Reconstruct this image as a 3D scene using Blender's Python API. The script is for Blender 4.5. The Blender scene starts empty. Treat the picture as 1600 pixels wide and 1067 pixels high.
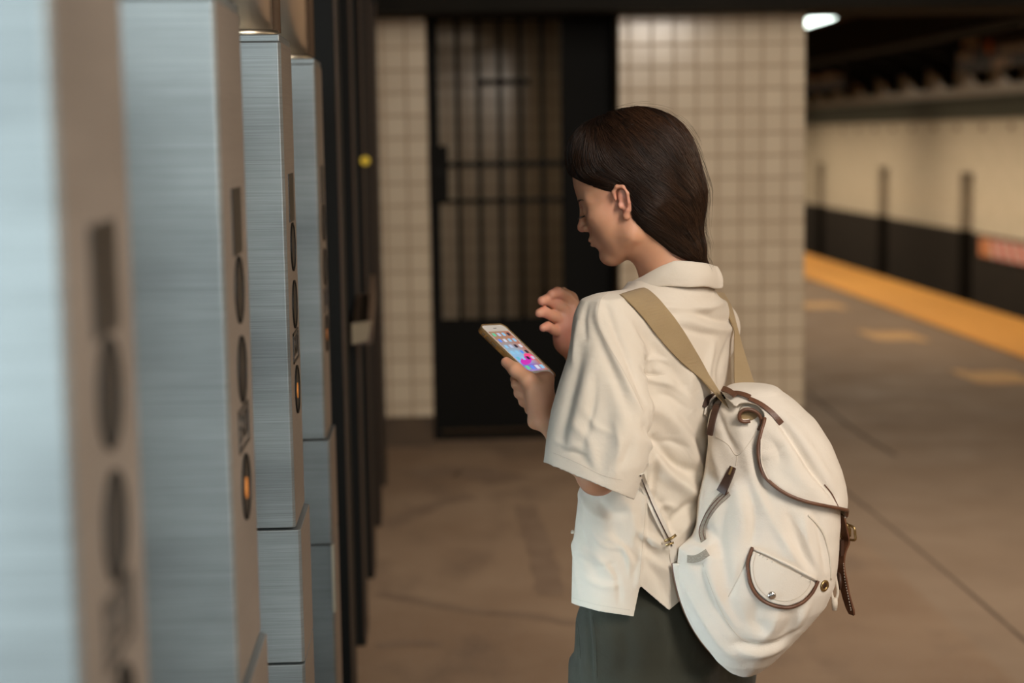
import bpy, bmesh, math, random
import numpy as np
from mathutils import Vector, Matrix
from mathutils.bvhtree import BVHTree

SC = bpy.context.scene
COL = SC.collection
# ------------------------------------------------------------------ camera
F_PX = 2600.0
CAMZ = 1.57
_th, _ph, _rh = math.asin(.0474), math.asin(.1223), .015
FW = Vector((math.sin(_th)*math.cos(_ph), math.cos(_th)*math.cos(_ph), -math.sin(_ph)))
R0 = FW.cross(Vector((0, 0, 1))).normalized()
U0 = R0.cross(FW).normalized()
RT = (R0*math.cos(_rh) - U0*math.sin(_rh)).normalized()
UP = (U0*math.cos(_rh) + R0*math.sin(_rh)).normalized()
CAM = Vector((0, 0, CAMZ))
cd = bpy.data.cameras.new('camera')
cd.sensor_width = 36; cd.lens = F_PX/1600*36
cd.clip_start = .02; cd.clip_end = 300
cam = bpy.data.objects.new('camera', cd); COL.objects.link(cam)
cam.matrix_world = Matrix(((RT.x, UP.x, -FW.x, CAM.x), (RT.y, UP.y, -FW.y, CAM.y), (RT.z, UP.z, -FW.z, CAM.z), (0, 0, 0, 1)))
SC.camera = cam
cd.dof.use_dof = True; cd.dof.focus_distance = 2.62; cd.dof.aperture_fstop = 2.5
# ------------------------------------------------------------------ world, exposure
w = bpy.data.worlds.new('world'); SC.world = w; w.use_nodes = True
w.node_tree.nodes['Background'].inputs[0].default_value = (.9, .75, .6, 1)
w.node_tree.nodes['Background'].inputs[1].default_value = .02
SC.view_settings.view_transform = 'Standard'; SC.view_settings.look = 'None'
SC.view_settings.exposure = 1.0; SC.view_settings.gamma = 1.0
SC.view_settings.use_curve_mapping = False
try: SC.cycles.use_denoising = True
except Exception: pass
SC.cycles.max_bounces = 6
# ------------------------------------------------------------------ lamps of the station, and unseen added ones
def area(name, loc, size, power, color, aim=None, sy=None, spread=None, along_y=False):
    d = bpy.data.lights.new(name, 'AREA'); d.energy = power; d.color = color
    d.shape = 'RECTANGLE'; d.size = size; d.size_y = sy or size
    if spread: d.spread = spread
    o = bpy.data.objects.new(name, d); COL.objects.link(o); o.location = loc
    v = (Vector(aim) - Vector(loc)) if aim else Vector((0, 0, -1))
    o.rotation_euler = v.to_track_quat('-Z', 'Y').to_euler()
    if along_y:
        z = -v.normalized(); y = Vector((0, 1, 0)); x = y.cross(z).normalized(); y = z.cross(x)
        o.rotation_euler = Matrix((x, y, z)).transposed().to_euler()
    return o
WARM = (1.0, .80, .58); NEUT = (1.0, .90, .79); COOL = (.76, .93, 1.0)
# tubes over the platform (the fixtures are built further down around the same lines)
LAMP_Y = (-3.5, 0.6, 4.6, 12.6, 16.6, 20.6, 24.6, 28.6, 34, 40)
for y in LAMP_Y:
    area('platform_lamp', (3.8, y, 2.62), .35, 24, WARM, sy=3.0)
area('added_lamp', (1.25, .75, 2.62), .35, 26, NEUT, aim=(.5, 2.6, 1.0), sy=1.2)  # unseen key lamp added for overhead light on her
area('added_lamp', (.9, -2.2, 2.6), .5, 6, NEUT, aim=(.6, 2.6, 1.2), sy=1.2)  # unseen fill lamp added behind the camera
# unseen cool lamp added between second and third cabinet, narrow beam onto her shirt
area('shirt_cool_fill', (-2.2, 2.12, .62), .4, .65, COOL, aim=(.28, 2.66, .70), sy=.4, spread=math.radians(22))
area('added_lamp', (1.5, 5.4, 2.6), .4, 22, NEUT, aim=(1.2, 6.6, .6), sy=1.4)  # unseen lamp added to brighten the tiled piers
# unseen cool lamps added behind the camera to light the steel cabinets
area('rear_cool_fill', (-1.55, -.5, 1.5), 1.2, 36, COOL, aim=(-.45, 1.6, 1.15), sy=2.2)
area('rear_cool_fill', (.25, -.6, 1.75), .7, 2.1, COOL, aim=(-.35, 1.5, 1.15), sy=1.5, spread=math.radians(40))
area('passage_fill', (.2, 9.6, 2.3), .3, 1.8, WARM, sy=.6)  # unseen lamp added to dimly light the wall beyond the gate
for y in (6, 14, 22, 30, 38, 48):
    area('track_wall_fill', (5.3, y, 2.45), .3, 36, WARM, aim=(7.8, y, -.3), sy=7, spread=math.radians(84), along_y=True)  # unseen lamps added to light the track wall, beam kept low

def ray(px, py):
    return (FW*F_PX + RT*(px-800.0) + UP*(533.5-py))
def P(px, py, Y):
    d = ray(px, py); return CAM + d*(Y/d.y)
def PZ(px, py, z=0.0):
    d = ray(px, py); return CAM + d*((z-CAM.z)/d.z)
def PXp(px, py, X):
    d = ray(px, py); return CAM + d*(X/d.x)
_FW, _RT, _UP, _CM = (np.array(v) for v in (FW, RT, UP, CAM))
def proj(v):
    q = v - _CM; dz = q @ _FW
    return 800 + F_PX*(q @ _RT)/dz, 533.5 - F_PX*(q @ _UP)/dz

# ------------------------------------------------------------------ materials
def nodes(name):
    m = bpy.data.materials.new(name); m.use_nodes = True
    nt = m.node_tree; return m, nt, nt.nodes['Principled BSDF']
def N(nt, typ, **kw):
    n = nt.nodes.new(typ)
    for k, v in kw.items():
        if k in n.inputs: n.inputs[k].default_value = v
        else: setattr(n, k, v)
    return n
def rgb(c): return (c[0], c[1], c[2], 1)
def mat(name, col, rough=.6, metal=0, noise=None, col2=None, bump=0, bscale=200, stretch=(1, 1, 1), sss=0, emit=None, estr=0, spec=.5, det=4):
    m, nt, b = nodes(name)
    b.inputs['Base Color'].default_value = rgb(col); b.inputs['Roughness'].default_value = rough
    b.inputs['Metallic'].default_value = metal; b.inputs['Specular IOR Level'].default_value = spec
    L = nt.links.new
    tc = N(nt, 'ShaderNodeTexCoord'); mp = N(nt, 'ShaderNodeMapping'); mp.inputs['Scale'].default_value = stretch
    L(tc.outputs['Object'], mp.inputs[0])
    if noise:
        n = N(nt, 'ShaderNodeTexNoise'); n.inputs['Scale'].default_value = noise; n.inputs['Detail'].default_value = det
        r = N(nt, 'ShaderNodeValToRGB'); r.color_ramp.elements[0].position = .35; r.color_ramp.elements[1].position = .68
        r.color_ramp.elements[0].color = rgb(col); r.color_ramp.elements[1].color = rgb(col2 or col)
        L(mp.outputs[0], n.inputs['Vector']); L(n.outputs[0], r.inputs[0]); L(r.outputs[0], b.inputs['Base Color'])
    if bump:
        n2 = N(nt, 'ShaderNodeTexNoise'); n2.inputs['Scale'].default_value = bscale; n2.inputs['Detail'].default_value = 3
        bp = N(nt, 'ShaderNodeBump'); bp.inputs['Strength'].default_value = bump; bp.inputs['Distance'].default_value = .001
        L(mp.outputs[0], n2.inputs['Vector']); L(n2.outputs[0], bp.inputs['Height']); L(bp.outputs[0], b.inputs['Normal'])
    if sss:
        b.inputs['Subsurface Weight'].default_value = sss; b.inputs['Subsurface Radius'].default_value = (.012, .004, .002)
        b.inputs['Subsurface Scale'].default_value = 1
    if emit:
        b.inputs['Emission Color'].default_value = rgb(emit); b.inputs['Emission Strength'].default_value = estr
    return m
def tile_mat(name, tile, tile2, grout, size=.112, gw=.006, hband=None):
    m, nt, b = nodes(name); L = nt.links.new
    g = N(nt, 'ShaderNodeNewGeometry'); tc = N(nt, 'ShaderNodeTexCoord')
    sp = N(nt, 'ShaderNodeSeparateXYZ'); sn = N(nt, 'ShaderNodeSeparateXYZ')
    L(g.outputs['Position'], sp.inputs[0]); L(g.outputs['Normal'], sn.inputs[0])
    ab = N(nt, 'ShaderNodeMath', operation='ABSOLUTE'); L(sn.outputs['X'], ab.inputs[0])
    gt = N(nt, 'ShaderNodeMath', operation='GREATER_THAN'); L(ab.outputs[0], gt.inputs[0]); gt.inputs[1].default_value = .6
    mx = N(nt, 'ShaderNodeMix'); mx.data_type = 'FLOAT'
    L(gt.outputs[0], mx.inputs[0]); L(sp.outputs['X'], mx.inputs[2]); L(sp.outputs['Y'], mx.inputs[3])
    cb = N(nt, 'ShaderNodeCombineXYZ'); L(mx.outputs[0], cb.inputs[0]); L(sp.outputs['Z'], cb.inputs[1])
    br = N(nt, 'ShaderNodeTexBrick'); br.offset = 0; br.squash = 1
    br.inputs['Scale'].default_value = 1; br.inputs['Brick Width'].default_value = size; br.inputs['Row Height'].default_value = size
    br.inputs['Mortar Size'].default_value = gw; br.inputs['Mortar Smooth'].default_value = .1
    br.inputs['Color1'].default_value = rgb(tile); br.inputs['Color2'].default_value = rgb(tile2); br.inputs['Mortar'].default_value = rgb(grout)
    L(cb.outputs[0], br.inputs['Vector']); L(br.outputs['Color'], b.inputs['Base Color'])
    rr = N(nt, 'ShaderNodeMapRange'); rr.inputs[3].default_value = .18; rr.inputs[4].default_value = .8
    L(br.outputs['Fac'], rr.inputs[0]); L(rr.outputs[0], b.inputs['Roughness'])
    bp = N(nt, 'ShaderNodeBump'); bp.inputs['Strength'].default_value = .5; bp.inputs['Distance'].default_value = .002; bp.invert = True
    L(br.outputs['Fac'], bp.inputs['Height']); L(bp.outputs[0], b.inputs['Normal'])
    return m
M = {}
M['tile'] = tile_mat('cream_tile', (.66, .56, .42), (.60, .50, .37), (.38, .28, .19))
M['tile_far'] = tile_mat('track_tile', (.58, .51, .40), (.53, .47, .36), (.36, .28, .19), size=.15, gw=.006)
M['base'] = mat('pier_base', (.10, .065, .038), .7, noise=6, col2=(.06, .04, .025))
M['base_worn'] = mat('worn_plinth', (.24, .17, .115), .7, noise=6, col2=(.17, .115, .075))
M['niche'] = mat('niche_shade', (.20, .145, .095), .8)  # recess shade put into the colour of the niche backs
M['black'] = mat('black_paint', (.006, .006, .005), .6, spec=.2)
M['gate'] = mat('gate_paint', (.004, .004, .0035), .8, spec=.2)
M['beam'] = mat('beam_paint', (.008, .007, .005), .8, noise=3, col2=(.012, .010, .007), spec=.15)
M['ceil'] = mat('ceiling_paint', (.09, .055, .035), .8, noise=2, col2=(.035, .024, .017))
M['brown'] = mat('brown_steel', (.10, .06, .035), .6)
M['green'] = mat('green_band', (.050, .050, .030), .6, noise=8, col2=(.038, .038, .022))
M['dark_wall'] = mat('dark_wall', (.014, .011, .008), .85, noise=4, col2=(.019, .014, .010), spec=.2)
M['trackbed'] = mat('trackbed', (.018, .014, .010), .9)
M['yellow'] = mat('tactile_yellow', (.90, .44, .085), .7, noise=12, col2=(.80, .37, .07))
M['marker'] = mat('marker_yellow', (.72, .42, .16), .7, noise=30, col2=(.5, .32, .15))
M['lamp'] = mat('lamp_glow', (.9, .95, .9), .5, emit=(.85, 1.0, .9), estr=3.0)
M['sign'] = mat('sign_grey', (.045, .038, .036), .4)
M['sign_light'] = mat('sign_lettering', (.85, .72, .60), .5)
M['board_orange'] = mat('board_orange', (.45, .17, .07), .6)
M['orange'] = mat('sign_orange', (.95, .24, .04), .5)
M['red'] = mat('stripe_red', (.45, .09, .07), .5)
M['white'] = mat('stripe_white', (.55, .42, .36), .5)
M['chrome'] = mat('polished_tube', (.95, .90, .82), .34, 1)
M['amber'] = mat('amber_lens', (.7, .25, .05), .3, emit=(1, .35, .06), estr=.02)
M['hole'] = mat('dark_recess', (.012, .010, .008), .4)
M['tray'] = mat('tray_steel', (.30, .22, .14), .45, .7)
M['bright'] = mat('bare_steel', (.75, .66, .52), .35, 1)
M['yellow_button'] = mat('button_yellow', (.9, .65, .03), .4)
def steel(name, col, rough, streak=.1):
    m, nt, b = nodes(name); L = nt.links.new
    b.inputs['Metallic'].default_value = .62
    tc = N(nt, 'ShaderNodeTexCoord'); mp = N(nt, 'ShaderNodeMapping'); mp.inputs['Scale'].default_value = (6, 6, 900)
    n = N(nt, 'ShaderNodeTexNoise', Scale=1.0, Detail=3.0)
    L(tc.outputs['Object'], mp.inputs[0]); L(mp.outputs[0], n.inputs['Vector'])
    n2 = N(nt, 'ShaderNodeTexNoise', Scale=3.5, Detail=5.0)
    mp2 = N(nt, 'ShaderNodeMapping'); mp2.inputs['Scale'].default_value = (1, 1, 2.2); L(tc.outputs['Object'], mp2.inputs[0]); L(mp2.outputs[0], n2.inputs['Vector'])
    r = N(nt, 'ShaderNodeValToRGB'); r.color_ramp.elements[0].color = rgb([c*(1-streak*2.0) for c in col]); r.color_ramp.elements[1].color = rgb([c*(1+streak) for c in col])
    r.color_ramp.elements[0].position = .3; r.color_ramp.elements[1].position = .7
    mm = N(nt, 'ShaderNodeMath', operation='ADD'); m3 = N(nt, 'ShaderNodeMath', operation='MULTIPLY'); m3.inputs[1].default_value = .5
    L(n.outputs[0], mm.inputs[0]); L(n2.outputs[0], mm.inputs[1]); L(mm.outputs[0], m3.inputs[0])
    L(m3.outputs[0], r.inputs[0]); L(r.outputs[0], b.inputs['Base Color'])
    rr = N(nt, 'ShaderNodeMapRange'); rr.inputs[3].default_value = rough-.07; rr.inputs[4].default_value = rough+.1
    L(n2.outputs[0], rr.inputs[0]); L(rr.outputs[0], b.inputs['Roughness'])
    bp = N(nt, 'ShaderNodeBump'); bp.inputs['Strength'].default_value = .12; bp.inputs['Distance'].default_value = .0006
    L(n.outputs[0], bp.inputs['Height']); L(bp.outputs[0], b.inputs['Normal'])
    return m
M['steel'] = steel('brushed_steel', (.25, .262, .258), .42, .22)
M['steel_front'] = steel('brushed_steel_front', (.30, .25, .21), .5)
def floor_mat():
    m, nt, b = nodes('platform_concrete'); L = nt.links.new
    g = N(nt, 'ShaderNodeNewGeometry')
    def noise(sc, det, lo, hi, stretch=(1, 1, 1), rot=0):
        mp = N(nt, 'ShaderNodeMapping'); mp.inputs['Scale'].default_value = stretch; mp.inputs['Rotation'].default_value = (0, 0, rot)
        n = N(nt, 'ShaderNodeTexNoise', Scale=sc, Detail=det, Roughness=.6)
        r = N(nt, 'ShaderNodeMapRange'); r.inputs[1].default_value = lo; r.inputs[2].default_value = hi
        L(g.outputs['Position'], mp.inputs[0]); L(mp.outputs[0], n.inputs['Vector']); L(n.outputs[0], r.inputs[0]); return r.outputs[0]
    def mixc(f, a, bb):
        x = N(nt, 'ShaderNodeMix'); x.data_type = 'RGBA'
        if isinstance(a, tuple): x.inputs[6].default_value = rgb(a)
        else: L(a, x.inputs[6])
        x.inputs[7].default_value = rgb(bb); L(f, x.inputs[0]); return x.outputs[2]
    c = mixc(noise(1.1, 5, .38, .66), (.225, .140, .082), (.31, .212, .135))
    c = mixc(noise(3.2, 6, .52, .75, (1, .6, 1), .5), c, (.155, .098, .062))
    c = mixc(noise(60, 2, .45, .8), c, (.26, .185, .125))
    # the newer slabs on the platform side are greyer
    sp = N(nt, 'ShaderNodeSeparateXYZ'); L(g.outputs['Position'], sp.inputs[0])
    r = N(nt, 'ShaderNodeMapRange'); r.inputs[1].default_value = 1.62; r.inputs[2].default_value = 1.66; r.inputs[4].default_value = .75
    L(sp.outputs['X'], r.inputs[0])
    c2 = mixc(noise(2.0, 5, .35, .7), (.235, .165, .11), (.30, .22, .152))
    x = N(nt, 'ShaderNodeMix'); x.data_type = 'RGBA'; L(r.outputs[0], x.inputs[0]); L(c, x.inputs[6]); L(c2, x.inputs[7])
    L(x.outputs[2], b.inputs['Base Color'])
    rr = N(nt, 'ShaderNodeMapRange'); rr.inputs[3].default_value = .65; rr.inputs[4].default_value = .85
    L(noise(2.5, 4, .3, .7), rr.inputs[0]); L(rr.outputs[0], b.inputs['Roughness'])
    return m
M['floor'] = floor_mat()
M['stain'] = mat('damp_stain', (.19, .122, .078), .7, noise=9, col2=(.235, .16, .105))
M['joint'] = mat('slab_joint', (.10, .066, .042), .8)

# ------------------------------------------------------------------ mesh helpers
def mesh_obj(name, bm, m, parent=None, smooth=False, bevel=0):
    bmesh.ops.recalc_face_normals(bm, faces=bm.faces[:])
    me = bpy.data.meshes.new(name); bm.to_mesh(me); bm.free()
    o = bpy.data.objects.new(name, me); COL.objects.link(o)
    for mm in (m if isinstance(m, (list, tuple)) else [m]): me.materials.append(mm)
    if smooth: me.polygons.foreach_set('use_smooth', [True]*len(me.polygons))
    if parent:
        o.parent = parent
        o.matrix_parent_inverse = parent.matrix_world.inverted() if False else Matrix.Translation(-parent.location)
    if bevel:
        md = o.modifiers.new('bevel', 'BEVEL'); md.width = bevel; md.segments = 2; md.limit_method = 'ANGLE'
    return o
def tag(o, label=None, cat=None, group=None, kind=None):
    if label: o['label'] = label
    if cat: o['category'] = cat
    if group: o['group'] = group
    if kind: o['kind'] = kind
    return o
def empty(name, loc, label, cat, group=None):
    o = bpy.data.objects.new(name, None); COL.objects.link(o); o.location = loc; o.empty_display_size = .05
    return tag(o, label, cat, group)
def bx(bm, x0, x1, y0, y1, z0, z1, mi=0):
    v = [bm.verts.new(p) for p in ((x0,y0,z0),(x1,y0,z0),(x1,y1,z0),(x0,y1,z0),(x0,y0,z1),(x1,y0,z1),(x1,y1,z1),(x0,y1,z1))]
    for f in ((0,3,2,1),(4,5,6,7),(0,1,5,4),(1,2,6,5),(2,3,7,6),(3,0,4,7)):
        q = bm.faces.new([v[i] for i in f]); q.material_index = mi
def box(name, x0, x1, y0, y1, z0, z1, m, parent=None, bevel=0):
    bm = bmesh.new(); bx(bm, x0, x1, y0, y1, z0, z1); return mesh_obj(name, bm, m, parent, bevel=bevel)
def prism(bm, pts, axis, a, b, mi=0):
    def mk(t):
        out = []
        for p in pts:
            q = [p[0], p[1]]; q.insert(axis, t); out.append(bm.verts.new(q))
        return out
    A, B = mk(a), mk(b); n = len(A)
    bm.faces.new(A).material_index = mi; bm.faces.new(B[::-1]).material_index = mi
    for i in range(n):
        bm.faces.new((A[i], B[i], B[(i+1) % n], A[(i+1) % n])).material_index = mi
def cyl(bm, c, r, h, axis=2, seg=32, r2=None):
    r2 = r if r2 is None else r2
    rings = []
    for k, (rr, t) in enumerate(((r, 0), (r2, h))):
        ring = []
        for i in range(seg):
            a = 2*math.pi*i/seg; q = [rr*math.cos(a), rr*math.sin(a)]; q.insert(axis, t)
            ring.append(bm.verts.new((c[0]+q[0], c[1]+q[1], c[2]+q[2])))
        rings.append(ring)
    bm.faces.new(rings[0][::-1]); bm.faces.new(rings[1])
    for i in range(seg):
        f = bm.faces.new((rings[0][i], rings[0][(i+1) % seg], rings[1][(i+1) % seg], rings[1][i])); f.smooth = True
def tube(bm, pts, r, seg=8, cap=True):
    pts = [Vector(p) for p in pts]; n = len(pts)
    rs = r if isinstance(r, (list, tuple)) else [r]*n
    prev = None; rings = []
    for i, p in enumerate(pts):
        t = (pts[min(i+1, n-1)] - pts[max(i-1, 0)]).normalized()
        if prev is None:
            a = t.orthogonal().normalized()
        else:
            a = (prev - t*prev.dot(t)); a = a.normalized() if a.length > 1e-6 else t.orthogonal().normalized()
        prev = a; b = t.cross(a)
        rings.append([bm.verts.new(p + (a*math.cos(2*math.pi*k/seg) + b*math.sin(2*math.pi*k/seg))*rs[i]) for k in range(seg)])
    for i in range(n-1):
        for k in range(seg):
            f = bm.faces.new((rings[i][k], rings[i][(k+1) % seg], rings[i+1][(k+1) % seg], rings[i+1][k])); f.smooth = True
    if cap:
        bm.faces.new(rings[0][::-1]); bm.faces.new(rings[-1])
def catmull(pts, n=6):
    pts = [Vector(p) for p in pts]; out = []
    for i in range(len(pts)-1):
        p0 = pts[max(i-1, 0)]; p1 = pts[i]; p2 = pts[i+1]; p3 = pts[min(i+2, len(pts)-1)]
        for k in range(n):
            t = k/n
            out.append(.5*((2*p1)+(p2-p0)*t+(2*p0-5*p1+4*p2-p3)*t*t+(3*p1-p0-3*p2+p3)*t**3))
    out.append(pts[-1]); return out
def struct(o): o['kind'] = 'structure'; return o

# ------------------------------------------------------------------ the setting
GY = 8.4            # distance of the two tiled piers
struct(box('floor', -4, 4.87, -4, 60, -.25, 0, M['floor']))
struct(box('trim_1', 4.72, 4.88, -4, 60, -1.2, -.02, M['dark_wall']))
struct(box('floor_trackbed', 4.87, 7.8, -4, 60, -1.4, -1.2, M['trackbed']))
struct(box('ceiling', -4, 8.2, -4, 60, 3.1, 3.3, M['ceil']))
struct(box('wall_left', -4.2, -4, -4, 60, -.2, 3.1, M['dark_wall']))
struct(box('wall_near', -4, 7.8, -4.2, -4, -1.4, 3.1, M['dark_wall']))
struct(box('wall_far', -4, 7.8, 60, 60.2, -1.4, 3.1, M['tile_far']))
# track wall with its niches, tiled above and black below
ZB = .10
nich_y = [27.7-4.57*2, 27.7-4.57, 27.7-.05, 27.7+4.57, 27.7+9.14, 27.7+13.7]
# niches read off the photograph: d = f*7.8/(x-672)
K = F_PX*7.8
nich_y = [K/846., K/713., K/613.]
nich_y = [nich_y[0]-2*4.45, nich_y[0]-4.45] + nich_y + [nich_y[2]+4.6, nich_y[2]+9.2, nich_y[2]+13.8]
bm = bmesh.new(); nw = .31; prev = -4
for y in nich_y:
    bx(bm, 7.8, 8.1, prev, y-nw, ZB, 3.1, 0); bx(bm, 7.8, 8.1, prev, y-nw, -1.4, ZB, 1)
    bx(bm, 7.8, 8.1, y-nw, y+nw, .95, 3.1, 0)
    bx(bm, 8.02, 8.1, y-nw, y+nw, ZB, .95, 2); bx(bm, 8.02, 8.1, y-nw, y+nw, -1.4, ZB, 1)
    prev = y+nw
bx(bm, 7.8, 8.1, prev, 60, ZB, 3.1, 0); bx(bm, 7.8, 8.1, prev, 60, -1.4, ZB, 1)
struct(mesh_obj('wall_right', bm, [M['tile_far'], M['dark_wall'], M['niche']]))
struct(box('trim_2', 7.74, 7.8, -4, 60, 1.72, 2.04, M['green'], bevel=.01))
bm = bmesh.new(); 
for k in range(34):
    cyl(bm, (7.76, 6+1.15*k, 1.60), .035, .05, axis=0, seg=12)
o = mesh_obj('wall_anchor_row', bm, M['brown']); o['kind'] = 'structure'; o.name = 'trim_3'
# roof girder beside the track and the header over the gate
struct(box('trim_4', 5.75, 6.15, -4, 60, 2.62, 3.1, M['beam']))
struct(box('trim_5', -4, 8.0, 8.05, 8.75, 2.165, 3.1, M['beam']))
struct(box('trim_6', 1.95, 5.7, 10.2, 10.5, 2.30, 2.36, M['ceil']))
struct(box('trim_6', 1.95, 5.7, 10.3, 10.4, 2.36, 3.1, M['beam']))
# knee brackets where the roof ribs meet the track wall
rib_y = [K/x for x in (600, 628, 661, 697, 735, 777, 823, 876, 928)]
ORD = ('nearest', 'second', 'third', 'fourth', 'fifth', 'sixth', 'seventh', 'eighth', 'farthest')
for i, y in enumerate(sorted(rib_y)):
    bm = bmesh.new()
    pts = [(7.78, 2.18), (7.70, 2.18), (7.58, 2.34), (7.36, 2.50), (7.0, 2.62), (6.15, 2.66), (6.15, 3.1), (7.78, 3.1)]
    prism(bm, pts, 1, y-.09, y+.09)
    tag(mesh_obj('roof_bracket', bm, M['beam']), 'black steel knee bracket above the track wall, ' + ORD[i] + ' from the camera', 'bracket', 'knee brackets above the track wall')
# piers
PL0, PL1 = P(590, 400, GY).x, P(672, 400, GY).x
PR0, PR1 = P(968, 400, GY).x, P(1257, 400, GY).x
def pier(x0, x1, y0, y1, zb, pm, label):
    t = empty('tiled_pier', ((x0+x1)/2, (y0+y1)/2, 0), label, 'pillar')
    box('tile_cladding', x0, x1, y0, y1, zb, 2.165, M['tile'], t, bevel=.008)
    box('plinth', x0+.004, x1-.004, y0+.004, y1-.004, 0, zb, pm, t)
    return t
pier(PL0-.9, PL1, GY, GY+.5, .155, M['base'], 'narrow cream tiled pier left of the barred gate, on a dark brown plinth')
pier(PR0, PR1, GY, GY+.6, .155, M['base_worn'], 'wide cream tiled pier directly behind the woman, right of the barred gate')
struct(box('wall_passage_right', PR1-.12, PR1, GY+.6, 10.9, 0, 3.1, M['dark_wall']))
struct(box('wall_back', -2.5, PR1, 10.9, 11.1, 0, 3.1, M['tile']))
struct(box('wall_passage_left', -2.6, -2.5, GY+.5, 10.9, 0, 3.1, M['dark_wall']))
# barred gate
gy = GY+.22
X = lambda px, py=400: P(px, py, gy).x
Z = lambda py, px=780: P(px, py, gy).z
g = empty('barred_gate', (X(780), gy, 0), 'tall black barred gate with a solid lower panel between the two tiled piers', 'gate')
for px in (686, 719, 752, 785, 817, 850):
    x = X(px); bm = bmesh.new(); cyl(bm, (x, gy, .3), .013, 1.95, seg=12); mesh_obj('bar', bm, M['gate'], g)
box('lower_panel', X(678), X(880), gy-.02, gy+.02, Z(668), Z(497), M['gate'], g, bevel=.004)
box('frame_post', PL1+.003, PL1+.045, gy-.03, gy+.03, .0, 2.16, M['gate'], g)
box('frame_post', X(880), PR0-.003, gy-.03, gy+.05, .0, 2.16, M['gate'], g)
box('rail', X(678), X(885), gy-.014, gy+.014, Z(261), Z(252), M['gate'], g)
box('rail', X(678), X(885), gy-.014, gy+.014, Z(317), Z(310), M['gate'], g)
box('rail', X(752), X(832), gy-.014, gy+.014, Z(132), Z(124), M['gate'], g)
box('threshold', PL1+.003, PR0-.003, gy-.05, gy+.05, 0, .025, M['gate'], g)
t = box('lock_box', X(672), X(703), gy-.06, gy-.031, Z(315), Z(226), M['gate'], g, bevel=.004)
bm = bmesh.new(); cyl(bm, (X(690), gy-.075, Z(268)), .02, .016, axis=1, seg=16); mesh_obj('lock_cylinder', bm, M['black'], t)

# platform edge strip and floor markings
tag(box('tactile_strip', 4.05, 4.85, -4, 60, 0, .012, M['yellow']), 'long yellow warning strip along the platform edge', 'platform edge strip')
for (px, py), lab in (((1280, 477), 'yellow square floor marking nearest the tiled pier, farthest from the camera'),
                      ((1395, 525), 'yellow square floor marking in the middle of the three on the platform'),
                      ((1556, 590), 'yellow square floor marking at the right, nearest the camera')):
    c = PZ(px, py); bm = bmesh.new()
    # H shaped decal: two bars and a bridge
    bx(bm, c.x-.15, c.x+.15, c.y-.26, c.y+.26, 0, .002)
    bx(bm, c.x-.19, c.x-.10, c.y-.20, c.y+.36, .0005, .0025); bx(bm, c.x+.10, c.x+.19, c.y-.36, c.y+.20, .0005, .0025)
    tag(mesh_obj('floor_marking', bm, M['marker']), lab, 'floor marking', 'yellow floor markings')
# slab joints and damp stains read off the floor
def floor_line(pts, wd, name, m, h=.0012):
    q = catmull([PZ(*p) for p in pts], 8); bm = bmesh.new(); prevs = None; n = len(q)
    for i, p in enumerate(q):
        t = (q[min(i+1, n-1)]-q[max(i-1, 0)]).normalized(); s = Vector((-t.y, t.x, 0))
        ww = wd*(.75+.5*random.random())
        a = bm.verts.new((p.x+s.x*ww, p.y+s.y*ww, h)); b = bm.verts.new((p.x-s.x*ww, p.y-s.y*ww, h))
        if prevs: bm.faces.new((prevs[0], a, b, prevs[1]))
        prevs = (a, b)
    return struct(mesh_obj(name, bm, m))
random.seed(3)
floor_line([(1262, 612), (1330, 668), (1400, 712)], .012, 'trim_7', M['joint'])
floor_line([(1200, 672), (1260, 718), (1325, 770), (1420, 846), (1520, 930), (1600, 1000), (1800, 1180), (2100, 1460)], .006, 'trim_8', M['joint'])

for pts, wd in (([(600, 822), (650, 800), (700, 782), (740, 776)], .05), ([(590, 926), (660, 940), (740, 955), (830, 962), (900, 975)], .028), ([(820, 790), (845, 860), (862, 930)], .05), ([(590, 1010), (640, 1004), (690, 1008)], .03), ([(640, 745), (720, 735), (800, 752)], .12)):
    floor_line(pts, wd, 'trim_9', M['stain'])
# ------------------------------------------------------------------ steel turnstile cabinets in a row on the left
FX = -.229
def text_mesh(txt, size):
    cu = bpy.data.curves.new('t', 'FONT'); cu.body = txt; cu.size = size; cu.align_x = 'CENTER'; cu.align_y = 'CENTER'; cu.extrude = .0003
    ob = bpy.data.objects.new('t', cu); COL.objects.link(ob)
    dg = bpy.context.evaluated_depsgraph_get(); me = bpy.data.meshes.new_from_object(ob.evaluated_get(dg))
    COL.objects.unlink(ob); bpy.data.objects.remove(ob); return me
def sub(o, parent):
    o.parent = parent; return o
def disc(x, y, z, r, t):
    bm = bmesh.new(); cyl(bm, (x, y, z), r, t, axis=0, seg=40); return bm
def ringx(bm, x, y, z, r, w, t, seg=40):
    R = []
    for (rr, xx) in ((r, x), (r+w, x), (r+w, x+t), (r, x+t)):
        R.append([bm.verts.new((xx, y+rr*math.cos(2*math.pi*i/seg), z+rr*math.sin(2*math.pi*i/seg))) for i in range(seg)])
    for k in range(4):
        for i in range(seg):
            bm.faces.new((R[k][i], R[k][(i+1) % seg], R[(k+1) % 4][(i+1) % seg], R[(k+1) % 4][i]))
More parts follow.
